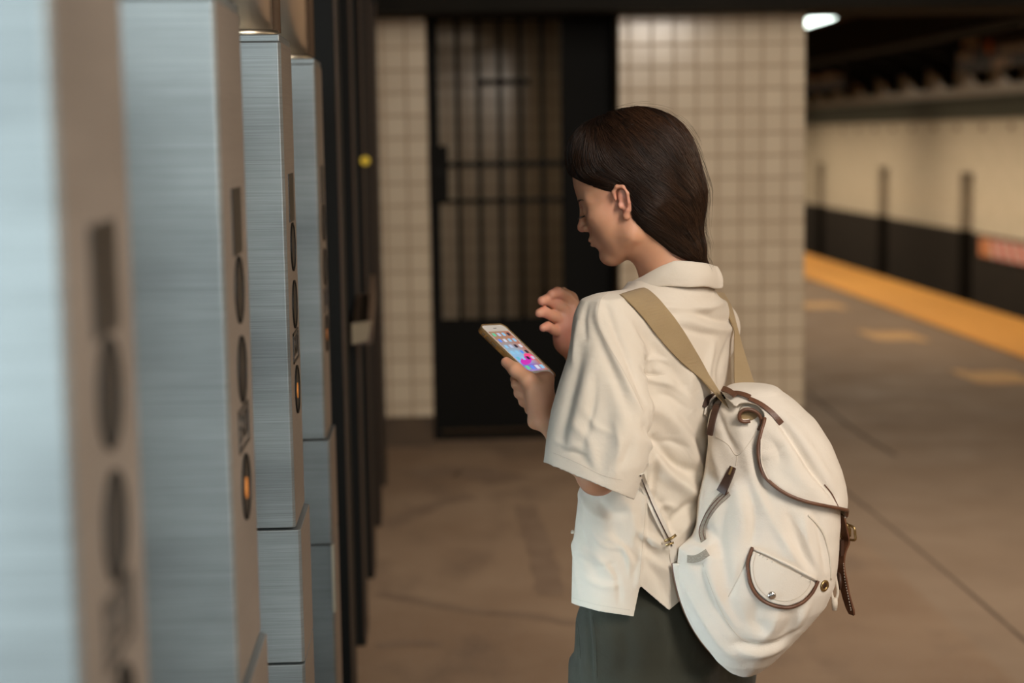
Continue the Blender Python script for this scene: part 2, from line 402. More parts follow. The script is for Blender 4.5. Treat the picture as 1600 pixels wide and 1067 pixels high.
def cabinet(y0, dep, label, wid):
    y1 = y0+dep
    t = empty('turnstile_cabinet', (FX-wid/2, (y0+y1)/2, 0), label, 'turnstile cabinet', 'steel turnstile cabinets')
    def body(name, x1, za, zb, m=M['steel']):
        # chamfered front corner; front face browner, the warm platform reflection in its colour
        bm = bmesh.new(); c = .0045
        pts = [(FX-wid, y0), (x1-c, y0), (x1, y0+c*1.3), (x1, y1-.006), (x1-.006, y1), (FX-wid, y1)]
        n0 = len(bm.faces); prism(bm, pts, 2, za, zb)
        bm.faces.ensure_lookup_table()
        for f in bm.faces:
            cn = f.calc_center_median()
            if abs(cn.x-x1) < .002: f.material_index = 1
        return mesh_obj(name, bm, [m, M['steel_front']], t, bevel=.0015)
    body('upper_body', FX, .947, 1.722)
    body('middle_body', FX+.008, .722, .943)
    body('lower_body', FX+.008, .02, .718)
    box('plinth', FX-wid, FX-.01, y0+.02, y1-.02, 0, .02, M['black'], t)
    box('top_cap', FX-wid, FX-.002, y0+.002, y1-.002, 1.722, 1.734, M['steel'], t, bevel=.002)
    yc = y0+dep*.52
    box('display', FX-.001, FX+.0012, yc-.045, yc+.045, 1.437, 1.515, M['hole'], t)
    for z, mm in ((1.395, 'hole'), (1.300, 'hole'), (1.158, 'amber')):
        bm = bmesh.new(); ringx(bm, FX-.0005, yc, z, .036, .004, .003); rg = mesh_obj('button_ring', bm, M['black'], t)
        bm = disc(FX-.0005, yc, z, .036, .0015); b1 = mesh_obj('button_face', bm, M['hole'], t)
        if mm == 'amber':
            bm = disc(FX+.0008, yc, z-.002, .013, .0012); mesh_obj('amber_lens', bm, M['amber'], t)
    # word plate with framed lettering
    bm = bmesh.new()
    za, zb, ya, yb = 1.206, 1.256, yc-.05, yc+.05
    for (a, b, c, d) in ((ya, yb, zb-.004, zb), (ya, yb, za, za+.004), (ya, ya+.004, za, zb), (yb-.004, yb, za, zb)):
        bx(bm, FX-.0005, FX+.0015, a, b, c, d)
    mesh_obj('plate_border', bm, M['hole'], t)
    me = text_mesh('EXIT', .046); me.transform(Matrix.Translation((FX+.0008, yc, 1.231)) @ Matrix.Rotation(math.radians(90), 4, 'Z') @ Matrix.Rotation(math.radians(90), 4, 'X'))
    me.materials.clear(); me.materials.append(M['hole'])
    o = bpy.data.objects.new('word', me); COL.objects.link(o); o.parent = t; o.matrix_parent_inverse = Matrix.Translation(-t.location)
    # polished tube up to the canopy
    px, py = FX-.075, y0+dep*.5
    bm = bmesh.new(); cyl(bm, (px, py, 1.738), .055, .86, seg=48); mesh_obj('pole', bm, M['chrome'], t)
    bm = bmesh.new(); cyl(bm, (px, py, 1.733), .064, .012, seg=48); mesh_obj('pole_collar', bm, M['bright'], t)
    bm = bmesh.new(); cyl(bm, (px+.058, py+.01, 1.742), .009, .84, seg=12); mesh_obj('pole_seam', bm, M['brown'], t)
    return t
cabs = [
 (1.045, .24, 'nearest steel turnstile cabinet at the left edge, strongly out of focus', .9),
 (1.850, .24, 'second steel turnstile cabinet, wide pale blue side panel, slightly blurred', .9),
 (2.650, .20, 'third steel turnstile cabinet, sharp, with a polished tube on top', .9),
 (3.450, .20, 'fourth steel turnstile cabinet, its brownish side showing past the sharp one', .9)]
for c in cabs: cabinet(*c)
box('edge_trim', FX+.004, FX+.011, 3.444, 3.449, .575, .722, M['bright'], None)
e = bpy.data.objects['edge_trim']; par = [o for o in COL.objects if o.name.startswith('turnstile_cabinet')][-1]
e.parent = par; e.matrix_parent_inverse = Matrix.Translation(-par.location)
# black full height frames of the farther turnstiles
far = [(4.25, 'first black turnstile frame past the steel cabinets'), (5.05, 'second black turnstile frame, holding the small metal tray'),
       (5.85, 'third black turnstile frame, with the yellow button'), (6.65, 'fourth black turnstile frame, shorter strip before the last'),
       (7.45, 'last black turnstile frame, closest to the tiled pier')]
for i, (y, lab) in enumerate(far):
    t = empty('barred_turnstile', (FX-.45, y+.1, 0), lab, 'turnstile', 'black barred turnstiles')
    bm = bmesh.new(); prism(bm, [(FX-.9, y), (FX-.006, y), (FX, y+.01), (FX, y+.2), (FX-.9, y+.2)], 2, 0, 2.16)
    mesh_obj('side_panel', bm, M['black'], t, bevel=.004)
    box('edge_highlight', FX-.004, FX+.002, y-.003, y+.004, .02, 2.16, M['brown'], t, bevel=.001)  # highlight along the panel edge, painted as a thin brown strip
    box('top_rail', FX-.9, FX+.01, y+.02, y+.18, 2.16, 2.2, M['black'], t)
    if i == 1:
        ty = 4.85; x0, x1 = FX-.002, P(583, 470, ty).x
        za, zb = P(565, 528, ty).z, P(565, 492, ty).z
        bm = bmesh.new()
        prism(bm, [(x0, za), (x1-.012, za+.012), (x1, zb), (x0, zb-.008)], 1, ty-.16, ty-.15)     # front lip
        tr = mesh_obj('metal_tray', bm, M['tray'], t)
        bm = bmesh.new(); prism(bm, [(ty-.15, za), (ty+.2, za+.10), (ty+.2, zb+.10), (ty-.15, zb)], 0, x1-.012, x1)
        mesh_obj('tray_side', bm, M['brown'], t)
        bm = bmesh.new(); prism(bm, [(ty-.15, za), (ty+.2, za+.10), (ty+.2, za+.11), (ty-.15, za+.01)], 0, x0, x1-.012)
        mesh_obj('tray_floor', bm, M['brown'], t)
    if i == 2:
        bm = bmesh.new(); cyl(bm, (FX+.004, y-.01, P(574, 251, y).z), .017, .02, axis=1, seg=20); cyl(bm, (FX-.005, y+.01, P(574, 251, y).z), .012, .02, axis=0, seg=20)
        mesh_obj('yellow_button', bm, M['yellow_button'], t)
# ------------------------------------------------------------------ lamps, signs
for y in (16.6,):
    t = empty('platform_light', (3.8, y, 2.64), 'lit white tube light under the platform ceiling, beside the tiled pier', 'ceiling light')
    bm = bmesh.new(); prism(bm, [(3.66, 2.66), (3.94, 2.66), (3.90, 2.72), (3.70, 2.72)], 1, y-.7, y+.7); mesh_obj('housing', bm, M['brown'], t)
    bm = bmesh.new(); prism(bm, [(3.70, 2.66), (3.90, 2.66), (3.87, 2.635), (3.73, 2.635)], 1, y-.66, y+.66); mesh_obj('diffuser', bm, M['lamp'], t)
    for dy in (-.5, .5): box('hanger', 3.79, 3.81, y+dy-.01, y+dy+.01, 2.72, 3.1, M['brown'], t)
def board(name, x, ya, yb, za, zb, label, cat):
    t = empty(name, (x, (ya+yb)/2, za), label, cat)
    box('board', x, x+.06, ya, yb, za, zb, M['sign'], t, bevel=.005); return t
def at(px, py, X):
    return PXp(px, py, X)
SX = 7.0
a = at(1497, 64, SX); b = at(1700, 30, SX); c0 = at(1497, 113, SX)
s = board('station_sign', SX, b.y, a.y, c0.z, a.z, 'dark grey hanging station sign with an orange dot and pale lettering, at the top right', 'sign')
def chip(s, px0, px1, py0, py1, m, X=SX, name='lettering'):
    p = at((px0+px1)/2, (py0+py1)/2, X); q0 = at(px0, py0, X); q1 = at(px1, py0, X); q2 = at(px0, py1, X)
    bm = bmesh.new(); n = max(3, int((q0.y-q1.y)/.09)); H = q0.z-q2.z; yy = q0.y; st = (q1.y-q0.y)/n
    for i in range(n):
        ya, yb = yy+st*(i+.15), yy+st*(i+.85)
        for (u0, u1, v0, v1) in random.choice((((0,.3,0,1),(.3,1,0,.2)), ((0,.3,0,1),(.7,1,0,1),(.3,.7,.4,.6)), ((0,1,.8,1),(.35,.65,0,.8)), ((0,.3,0,1),(.3,1,.8,1),(.3,.8,.4,.6)))):
            y0_, y1_ = ya+(yb-ya)*u0, ya+(yb-ya)*u1
            bx(bm, X-.006, X, min(y0_, y1_), max(y0_, y1_), q2.z+H*v0, q2.z+H*v1)
    mesh_obj(name, bm, m, s)
random.seed(5)
chip(s, 1500, 1530, 66, 76, M['sign_light']); chip(s, 1496, 1522, 86, 98, M['sign_light'])
chip(s, 1560, 1640, 74, 84, M['sign_light']); chip(s, 1550, 1582, 92, 107, M['sign_light'])
p = at(1546, 74, SX); bm = bmesh.new(); cyl(bm, (SX-.008, p.y, p.z), .085, .008, axis=0, seg=28); mesh_obj('orange_dot', bm, M['orange'], s)
SX2 = 7.2
a = at(1200, 88, SX2); b = at(1319, 100, SX2); c0 = at(1319, 138, SX2)
s2 = board('station_sign', SX2, b.y, a.y+1, c0.z, b.z+.05, 'smaller dark station sign beside the tiled pier, farther down the track', 'sign')
chip(s2, 1256, 1285, 104, 116, M['sign_light'], SX2); chip(s2, 1262, 1316, 121, 133, M['sign_light'], SX2); chip(s2, 1294, 1314, 98, 108, M['sign_light'], SX2)
for s_, x in ((s, SX), (s2, SX2)):
    for o in list(s_.children)[:1]:
        ys = [v.co.y for v in o.data.vertices]; zt = max(v.co.z for v in o.data.vertices)
        for k in (.2, .8):
            y = min(ys)+(max(ys)-min(ys))*k; box('hanger', x+.02, x+.04, y-.015, y+.015, zt, 3.1, M['beam'], s_)
# red and white striped board on the track wall
XW = 7.76; q0 = at(1531, 371, XW); q1 = at(1700, 395, XW); q2 = at(1531, 399, XW)
t = empty('striped_board', (XW, (q0.y+q1.y)/2, q2.z), 'red and white diagonally striped warning board low on the track wall', 'warning board')
box('board', XW, XW+.035, q1.y, q0.y, q2.z, q0.z, M['white'], t)
H = q0.z-q2.z; bm = bmesh.new(); y = q0.y-.72
while y > q1.y+.2:
    prism(bm, [(y, q2.z), (y-.2, q2.z), (y-.2+.16, q0.z), (y+.16, q0.z)], 0, XW-.004, XW); y -= .38
mesh_obj('stripes', bm, M['red'], t)
box('orange_end', XW-.006, XW, q0.y-.5, q0.y, q2.z, q0.z, M['board_orange'], t)
# ------------------------------------------------------------------ organic shapes: blended solids meshed on a lattice
import openvdb
def _ell(X, Y, Z, c, r):
    x, y, z = X-c[0], Y-c[1], Z-c[2]
    k0 = np.sqrt((x/r[0])**2+(y/r[1])**2+(z/r[2])**2); k1 = np.sqrt((x/r[0]**2)**2+(y/r[1]**2)**2+(z/r[2]**2)**2)
    return k0*(k0-1)/np.maximum(k1, 1e-6)
class Solid:
    """list of blended primitives; each op: (mode, function, lo, hi, k)"""
    def __init__(s, T=None):
        s.ops = []; s.T = T
    def ell(s, c, r, k=.02, rot=None, mode='u'):
        c = np.array(c, float); r = np.array(r, float)
        if rot is None:
            s.ops.append((mode, lambda X, Y, Z: _ell(X, Y, Z, c, r), c-r, c+r, k))
        else:
            R = np.array(rot)                      # rows = local axes
            def f(X, Y, Z):
                x, y, z = X-c[0], Y-c[1], Z-c[2]
                return _ell(R[0,0]*x+R[0,1]*y+R[0,2]*z, R[1,0]*x+R[1,1]*y+R[1,2]*z, R[2,0]*x+R[2,1]*y+R[2,2]*z, (0,0,0), r)
            e = np.full(3, r.max()); s.ops.append((mode, f, c-e, c+e, k))
        return s
    def cap(s, a, b, ra, rb=None, k=.01, mode='u'):
        a = np.array(a, float); b = np.array(b, float); rb = ra if rb is None else rb
        ba = b-a; L2 = ba@ba
        def f(X, Y, Z):
            x, y, z = X-a[0], Y-a[1], Z-a[2]
            h = np.clip((x*ba[0]+y*ba[1]+z*ba[2])/L2, 0, 1)
            return np.sqrt((x-ba[0]*h)**2+(y-ba[1]*h)**2+(z-ba[2]*h)**2)-(ra+(rb-ra)*h)
        m = max(ra, rb); s.ops.append((mode, f, np.minimum(a, b)-m, np.maximum(a, b)+m, k)); return s
    def chain(s, pts, rs, k=.006, k0=None):
        for i in range(len(pts)-1):
            s.cap(pts[i], pts[i+1], rs[i], rs[i+1], k=(k0 if (i == 0 and k0) else k))
        return s
    def loft(s, rows, k=.02, pw=2.0, mode='u', ang=0.0):
        """rows: (z, cx, cy, a, b[, ang]) upright stack of ellipses, a along x' and b along y'"""
        rows = sorted([tuple(r)+(ang,)*(6-len(r)) for r in rows]); A = np.array(rows)
        def f(X, Y, Z):
            q = [np.interp(Z, A[:, 0], A[:, i]) for i in range(1, 6)]
            ca, sa = np.cos(q[4]), np.sin(q[4]); x, y = X-q[0], Y-q[1]
            u, v = (x*ca+y*sa), (-x*sa+y*ca)
            if pw == 2.0:
                k0 = np.sqrt((u/q[2])**2+(v/q[3])**2); k1 = np.sqrt((u/q[2]**2)**2+(v/q[3]**2)**2); d = k0*(k0-1)/np.maximum(k1, 1e-6)
            else:
                k0 = (np.abs(u/q[2])**pw+np.abs(v/q[3])**pw)**(1/pw); d = (k0-1)*np.minimum(q[2], q[3])
            return np.maximum(d, np.maximum(A[0, 0]-Z, Z-A[-1, 0]))
        m = np.maximum(A[:, 3], A[:, 4])
        s.ops.append((mode, f, np.array(((A[:,1]-m).min(), (A[:,2]-m).min(), A[0,0])), np.array(((A[:,1]+m).max(), (A[:,2]+m).max(), A[-1,0])), k)); return s
    def fn(s, f, lo, hi, k, mode='u'):
        s.ops.append((mode, f, np.array(lo, float), np.array(hi, float), k)); return s
    @staticmethod
    def _comb(mode, A, D, k):
        if mode == 'u':
            h = np.maximum(k-np.abs(A-D), 0)/k; return np.minimum(A, D)-h*h*k*.25
        h = np.maximum(k-np.abs(A+D), 0)/k; return np.maximum(A, -D)+h*h*k*.25
    def grid(s, lo, hi, h):
        lo = np.array(lo, float); n = np.ceil((np.array(hi)-lo)/h).astype(int)+1
        G = np.full(n, .2, np.float32)
        ax = [lo[i]+h*np.arange(n[i]) for i in range(3)]
        for mode, f, a, b, k in s.ops:
            m = k+4*h
            i0 = np.clip(np.floor((a-m-lo)/h).astype(int), 0, n); i1 = np.clip(np.ceil((b+m-lo)/h).astype(int)+1, 0, n)
            if (i1 <= i0).any(): continue
            sl = tuple(slice(i0[i], i1[i]) for i in range(3))
            D = f(ax[0][sl[0]][:, None, None], ax[1][sl[1]][None, :, None], ax[2][sl[2]][None, None, :])
            G[sl] = s._comb(mode, G[sl], D, k)
        return G, lo, h
    def at(s, p):
        v = np.full(len(p), .2)
        for mode, f, a, b, k in s.ops: v = s._comb(mode, v, f(p[:, 0], p[:, 1], p[:, 2]), k)
        return v
    def grad(s, p, e=.0015):
        g = np.stack([s.at(p+d)-s.at(p-d) for d in np.eye(3)*e], 1); return g/np.maximum(np.linalg.norm(g, axis=1, keepdims=True), 1e-9)
def polygonise(G, lo, h):
    g = openvdb.FloatGrid(.2); g.copyFromArray(np.ascontiguousarray(G), tolerance=0)
    pts, quads = g.convertToQuads(0.0)
    v = pts.astype(np.float64)*h+lo; q = quads.astype(np.int64)
    a = v[q[:, 0]]; vol = (a*np.cross(v[q[:, 1]], v[q[:, 2]])).sum()+(a*np.cross(v[q[:, 2]], v[q[:, 3]])).sum()
    print('volume sign', vol)
    return v, (q if vol > 0 else q[:, ::-1])
def vnormals(v, q):
    fn = np.cross(v[q[:, 2]]-v[q[:, 0]], v[q[:, 3]]-v[q[:, 1]]); n = np.zeros_like(v)
    for i in range(4):
        for c in range(3): n[:, c] += np.bincount(q[:, i], fn[:, c], len(v))
    return n/np.maximum(np.linalg.norm(n, axis=1, keepdims=True), 1e-12)
def smooth(v, q, it=2, lam=.5, mask=None):
    e = np.concatenate([q[:, [0, 1]], q[:, [1, 2]], q[:, [2, 3]], q[:, [3, 0]]]); e = np.concatenate([e, e[:, ::-1]])
    cnt = np.maximum(np.bincount(e[:, 0], minlength=len(v)), 1)
    for _ in range(it):
        s = np.stack([np.bincount(e[:, 0], v[e[:, 1], c], len(v)) for c in range(3)], 1)/cnt[:, None]
        d = (s-v)*lam
        v = v + (d if mask is None else d*mask[:, None])
    return v
def keep_faces(v, q, keep):
    q = q[keep]; used = np.zeros(len(v), bool); used[q] = True
    idx = np.cumsum(used)-1; return v[used], idx[q], used
def np_mesh(name, v, q, m, parent=None, smooth_shade=True, attrs=None, mats=None):
    me = bpy.data.meshes.new(name); k = q.shape[1]
    me.vertices.add(len(v)); me.vertices.foreach_set('co', np.ascontiguousarray(v, np.float32).ravel())
    me.loops.add(q.size); me.loops.foreach_set('vertex_index', np.ascontiguousarray(q, np.int32).ravel())
    me.polygons.add(len(q)); me.polygons.foreach_set('loop_start', np.arange(0, q.size, k, dtype=np.int32)); 
    me.update(calc_edges=True)
    if smooth_shade: me.polygons.foreach_set('use_smooth', np.ones(len(q), bool))
    for a, (vals) in (attrs or {}).items():
        at_ = me.attributes.new(a, 'FLOAT', 'POINT'); at_.data.foreach_set('value', np.ascontiguousarray(vals, np.float32))
    o = bpy.data.objects.new(name, me); COL.objects.link(o)
    for mm in (m if isinstance(m, (list, tuple)) else [m]): me.materials.append(mm)
    if mats is not None: me.polygons.foreach_set('material_index', np.ascontiguousarray(mats, np.int32))
    if parent: o.parent = parent; o.matrix_parent_inverse = Matrix.Translation(-parent.location)
    return o
def solidify(o, t, off=-1):
    md = o.modifiers.new('thickness', 'SOLIDIFY'); md.thickness = t; md.offset = off; md.use_rim = True; return o
def bvh_of(v, q): return BVHTree.FromPolygons([tuple(p) for p in v], [tuple(int(i) for i in f) for f in q])
def hit(bvh, px, py, off=0.0, far=None):
    d = ray(px, py).normalized(); loc, nrm, i, dist = bvh.ray_cast(CAM, d)
    if loc is None: return None
    if nrm.dot(d) > 0: nrm = -nrm
    return loc + nrm*off, nrm
def densify(pts, step=6.0):
    out = []
    for a, b in zip(pts[:-1], pts[1:]):
        n = max(1, int(math.hypot(b[0]-a[0], b[1]-a[1])/step))
        out += [tuple(a[i]+(b[i]-a[i])*k/n for i in range(len(a))) for k in range(n)]
    out.append(tuple(pts[-1])); return out
def spline2(pts, n=8):
    q = catmull([Vector((p[0], p[1], p[2] if len(p) > 2 else 0)) for p in pts], n); return [(p.x, p.y, p.z) for p in q]
def folds(v, q, bvh, strokes, face_cam=True):
    """cloth folds: strokes of surface points with width and height (metres), raised or sunk along the normal"""
    n = vnormals(v, q); disp = np.zeros(len(v))
    for pts, wd, ht in strokes:
        P3, H = [], []
        sp = spline2(pts, 8); N_ = len(sp)
        for i, (px, py, _) in enumerate(sp):
            r = hit(bvh, px, py)
            if r: P3.append(r[0]); t = i/(N_-1); H.append(math.sin(math.pi*min(max(t*.86+.07, 0), 1))**.6)
        if len(P3) < 2: continue
        P3 = np.array([tuple(p) for p in P3]); H = np.array(H)
        lo, hi = P3.min(0)-3*wd, P3.max(0)+3*wd
        idx = np.nonzero(((v > lo) & (v < hi)).all(1))[0]
        best = np.full(len(idx), 9.0); hh = np.zeros(len(idx))
        for i in range(len(P3)-1):
            a, b = P3[i], P3[i+1]; ba = b-a; L = max(ba@ba, 1e-12)
            t = np.clip(((v[idx]-a)@ba)/L, 0, 1); d = np.linalg.norm(v[idx]-(a+t[:, None]*ba), axis=1)
            m = d < best; best[m] = d[m]; hh[m] = (H[i]+(H[i+1]-H[i])*t)[m]
        disp[idx] += ht*hh*np.exp(-(best/wd)**2)
    return v + n*disp[:, None]
def ribbon(name, L, R, th, m, parent, up=None):
    """webbing: two 3D edge lines -> flat band of thickness th"""
    bm = bmesh.new(); prev = None; n = len(L)
    for i in range(n):
        a, b = Vector(L[i]), Vector(R[i]); t = (Vector(L[min(i+1, n-1)])-Vector(L[max(i-1, 0)])); w_ = b-a
        nn = t.cross(w_).normalized()*th*.5
        cur = [bm.verts.new(p) for p in (a+nn, b+nn, b-nn, a-nn)]
        if prev:
            for k in range(4):
                f = bm.faces.new((prev[k], prev[(k+1) % 4], cur[(k+1) % 4], cur[k])); f.smooth = False
        else: bm.faces.new(cur)
        prev = cur
    bm.faces.new(prev[::-1])
    return mesh_obj(name, bm, m, parent)
# ------------------------------------------------------------------ the woman
FB = Vector((-.78, .626, 0)); LB = Vector((-.626, -.78, 0))        # her facing direction and her left
BC = Vector((.378, 2.71, 0))                                        # body axis on the floor
ANG = math.atan2(LB.y, LB.x)
woman = empty('person', (BC.x, BC.y, 0), 'woman with dark hair, cream shirt and dark green trousers, looking down at her phone', 'person')
def zrow(py, Y=2.71, px=1000): return P(px, py, Y).z
def bp(f, l, z): return BC + FB*f + LB*l + Vector((0, 0, z))

# --- head frame: x forward, y her left, z up
HY = math.radians(17); HP = math.radians(16); HS = .89
_f = Vector((-math.cos(HY), math.sin(HY), 0)); _l = Vector((-math.sin(HY), -math.cos(HY), 0))
hx = (_f*math.cos(HP) - Vector((0, 0, 1))*math.sin(HP)).normalized(); hz = (_f*math.sin(HP) + Vector((0, 0, 1))*math.cos(HP)).normalized(); hy = hz.cross(hx)
HO = P(982, 313, 2.70)
HM = np.array((hx, hy, hz)); HOv = np.array(HO)
def h2w(p): return HOv + (np.array(p, float)*HS) @ HM
def HL(X, Y, Z):
    x, y, z = (X-HOv[0])/HS, (Y-HOv[1])/HS, (Z-HOv[2])/HS
    return HM[0,0]*x+HM[0,1]*y+HM[0,2]*z, HM[1,0]*x+HM[1,1]*y+HM[1,2]*z, HM[2,0]*x+HM[2,1]*y+HM[2,2]*z
# head modelled in its own frame, as one list of blended masses
head = Solid()
head.ell((-.010, 0, .048), (.096, .074, .086), .01)
head.ell((.030, 0, .050), (.062, .060, .066), .02)                  # forehead
head.ell((.034, 0, -.022), (.056, .055, .076), .03)                 # face mass
head.ell((.040, .030, -.026), (.032, .030, .046), .02); head.ell((.040, -.030, -.026), (.032, .030, .046), .02)   # cheeks
for sgn in (1, -1):
    head.cap((-.002, .052*sgn, -.028), (.006, .050*sgn, -.058), .014, .012, .022)     # jaw ramus
    head.cap((.006, .050*sgn, -.060), (.062, .013*sgn, -.090), .013, .013, .024)      # jaw body
    head.ell((.058, .039*sgn, -.012), (.018, .016, .014), .022)                        # cheekbone
    head.ell((.0875, .028*sgn, .002), (.014, .018, .011), .014, mode='s')              # eye socket
    head.ell((.0730, .0290*sgn, .001), (.0130, .0140, .0120), .007)                    # lid over the eye
    head.cap((.076, .016*sgn, .0205), (.064, .044*sgn, .020), .0065, .005, .018)       # brow ridge
head.ell((.063, 0, -.086), (.020, .019, .015), .018)                # chin
head.cap((.086, 0, .014), (.101, 0, -.020), .0060, .0074, .012)    # nose bridge
head.ell((.1015, 0, -.0245), (.0090, .0088, .0078), .007)           # tip
head.ell((.092, .0120, -.028), (.0090, .0060, .0062), .004); head.ell((.092, -.0120, -.028), (.0090, .0060, .0062), .004)
head.ell((.095, .0065, -.034), (.004, .0030, .003), .002, mode='s'); head.ell((.095, -.0065, -.034), (.004, .0030, .003), .002, mode='s')
head.ell((.076, 0, -.054), (.018, .026, .018), .012)                # mouth mound
head.ell((.0905, 0, -.0500), (.0070, .020, .0046), .004)            # upper lip
head.ell((.0890, 0, -.0600), (.0070, .0165, .0052), .004)           # lower lip
head.ell((.099, 0, -.0552), (.009, .024, .0012), .002, mode='s')    # mouth line
head.ell((.090, 0, -.0705), (.008, .014, .005), .008, mode='s')
for sgn in (1, -1):                                                  # ears
    e = [( .010, .0725, .006), (.009, .0755, .020), (.000, .079, .0275), (-.011, .081, .024), (-.0155, .081, .010), (-.0125, .079, -.006), (-.006, .0755, -.018), (.001, .0725, -.0265)]
    e = [(a+.004, b*sgn, c+.001) for a, b, c in e]
    head.ell((-.003, .0725*sgn, .001), (.0125, .0045, .024), .004)
    head.chain(e, [.0030, .0034, .0036, .0036, .0034, .0032, .0034, .0046], .003)
    head.ell((.003, .0715*sgn, -.0265), (.0066, .0042, .0072), .004)
    head.ell((.001, .0795*sgn, -.003), (.0068, .0058, .0105), .003, mode='s')
    head.ell((-.002, .0815*sgn, .0155), (.0065, .0045, .0065), .003, mode='s')
    head.ell((.0095, .0735*sgn, -.006), (.0035, .0040, .0055), .003)

body = Solid()
def head_fn(X, Y, Z):
    x, y, z = HL(X, Y, Z); sh = x.shape
    return head.at(np.stack([x.ravel()+.005, y.ravel(), z.ravel()], 1)).reshape(sh)*HS
# neck and shoulders
nb = bp(-.012, 0, 0); NZ = zrow(452)
neck_top = h2w((-.022, 0, -.035)); neck_mid = h2w((-.030, 0, -.085))
n0 = np.array((nb.x+.012, nb.y-.004, zrow(440)))
body.ops.append(('u', head_fn, HOv-.14, HOv+.14, .012))
body.cap(neck_top, n0, .046, .050, .020)
body.cap(h2w((.012, .036, -.05)), n0+np.array(FB)*.03, .012, .010, .02)
body.cap(n0, np.array((nb.x, nb.y, zrow(490))), .048, .055, .03)
SHL = Vector(P(947, 502, 2.585)); SHR = Vector(P(1110, 512, 2.82))
YK = Vector((nb.x, nb.y, zrow(484)))
body.cap(YK, SHL, .036, .036, .03); body.cap(YK, SHR, .036, .036, .03)
body.loft([(zrow(475), *bp(-.01,0,0)[:2], .135, .060, ANG), (zrow(520), *bp(0,0,0)[:2], .140, .078, ANG), (zrow(600), *bp(.005,0,0)[:2], .128, .082, ANG), (zrow(700), *bp(.003,0,0)[:2], .108, .076, ANG),
           (zrow(760), *bp(.003,0,0)[:2], .108, .076, ANG), (zrow(850), *bp(0,0,0)[:2], .132, .088, ANG), (zrow(940), *bp(0,0,0)[:2], .148, .094, ANG), (zrow(1010), *bp(0,0,0)[:2], .142, .092, ANG)], .03)
# left arm
EL = np.array(P(934, 741, 2.51)); WL = np.array(P(852, 652, 2.655))
body.cap(SHL, EL, .036, .031, .02)
body.chain([EL, EL*.72+WL*.28, EL*.35+WL*.65, WL], [.030, .027, .0235, .0195], .012)
# right arm
ER = np.array(P(1050, 690, 2.95)); WR = np.array(P(905, 556, 2.86))
body.cap(SHR, ER, .036, .031, .02)
body.chain([ER, ER*.7+WR*.3, ER*.35+WR*.65, WR], [.033, .032, .025, .020], .012)
# --- left hand, holding the phone
Q = lambda px, py, Y: np.array(P(px, py, Y))
# palm as slanting masses from wrist to knuckles (back of the hand towards the camera)
body.cap(WL, Q(843, 622, 2.672), .019, .019, .016)
body.cap(Q(846, 632, 2.668), Q(826, 596, 2.690), .017, .014, .014)
body.cap(Q(850, 628, 2.672), Q(850, 594, 2.690), .017, .014, .014)
body.cap(Q(842, 640, 2.676), Q(838, 600, 2.708), .017, .016, .014)
body.cap(Q(848, 606, 2.682), Q(856, 592, 2.700), .012, .010, .012)
# thumb lies along the near edge of the phone
body.chain([Q(846, 618, 2.672), Q(826, 594, 2.672), Q(806, 578, 2.690), Q(791, 566, 2.708)], [.0155, .0125, .0108, .0088], .008)
# fingers pass under the phone
body.chain([Q(826, 606, 2.690), Q(808, 600, 2.712), Q(806, 592, 2.752), Q(822, 574, 2.785)], [.0112, .0092, .0085, .0075], .005)
body.chain([Q(832, 620, 2.690), Q(812, 614, 2.715), Q(812, 602, 2.760), Q(834, 584, 2.800)], [.0112, .0090, .0085, .0075], .005)
body.chain([Q(836, 632, 2.690), Q(819, 627, 2.716), Q(820, 612, 2.762), Q(842, 594, 2.800)], [.0108, .0086, .0080, .0072], .005)
body.chain([Q(842, 641, 2.686), Q(828, 640, 2.712), Q(830, 624, 2.752), Q(848, 606, 2.785)], [.0098, .0076, .0070, .0062], .005)
body.ell(Q(834, 660, 2.662), (.009, .009, .009), .014)                 # wrist bone
# --- right hand, open, palm towards the camera
body.cap(WR, Q(892, 530, 2.852), .0185, .021, .018)
body.cap(Q(893, 532, 2.850), Q(896, 484, 2.845), .017, .0140, .018)
body.cap(Q(887, 532, 2.848), Q(880, 492, 2.838), .018, .0145, .016)
body.cap(Q(883, 534, 2.848), Q(877, 512, 2.836), .016, .0140, .016)
body.cap(Q(900, 545, 2.850), Q(905, 500, 2.846), .016, .0150, .016)
body.chain([Q(895, 476, 2.844), Q(884, 464, 2.838), Q(871, 457, 2.822), Q(862, 460, 2.810)], [.0118, .0098, .0092, .0082], .004)
body.chain([Q(886, 486, 2.838), Q(870, 476, 2.826), Q(855, 468, 2.812), Q(847, 470, 2.802)], [.0112, .0096, .0090, .0080], .003)
body.chain([Q(880, 500, 2.836), Q(865, 494, 2.822), Q(850, 487, 2.808), Q(843, 489, 2.800)], [.0112, .0095, .0090, .0078], .003)
body.chain([Q(878, 519, 2.836), Q(867, 516, 2.824), Q(856, 510, 2.812), Q(849, 512, 2.804)], [.0100, .0086, .0080, .0070], .003)
body.chain([Q(903, 515, 2.854), Q(902, 486, 2.866), Q(892, 466, 2.868), Q(880, 456, 2.862)], [.0140, .0115, .0100, .0084], .008)
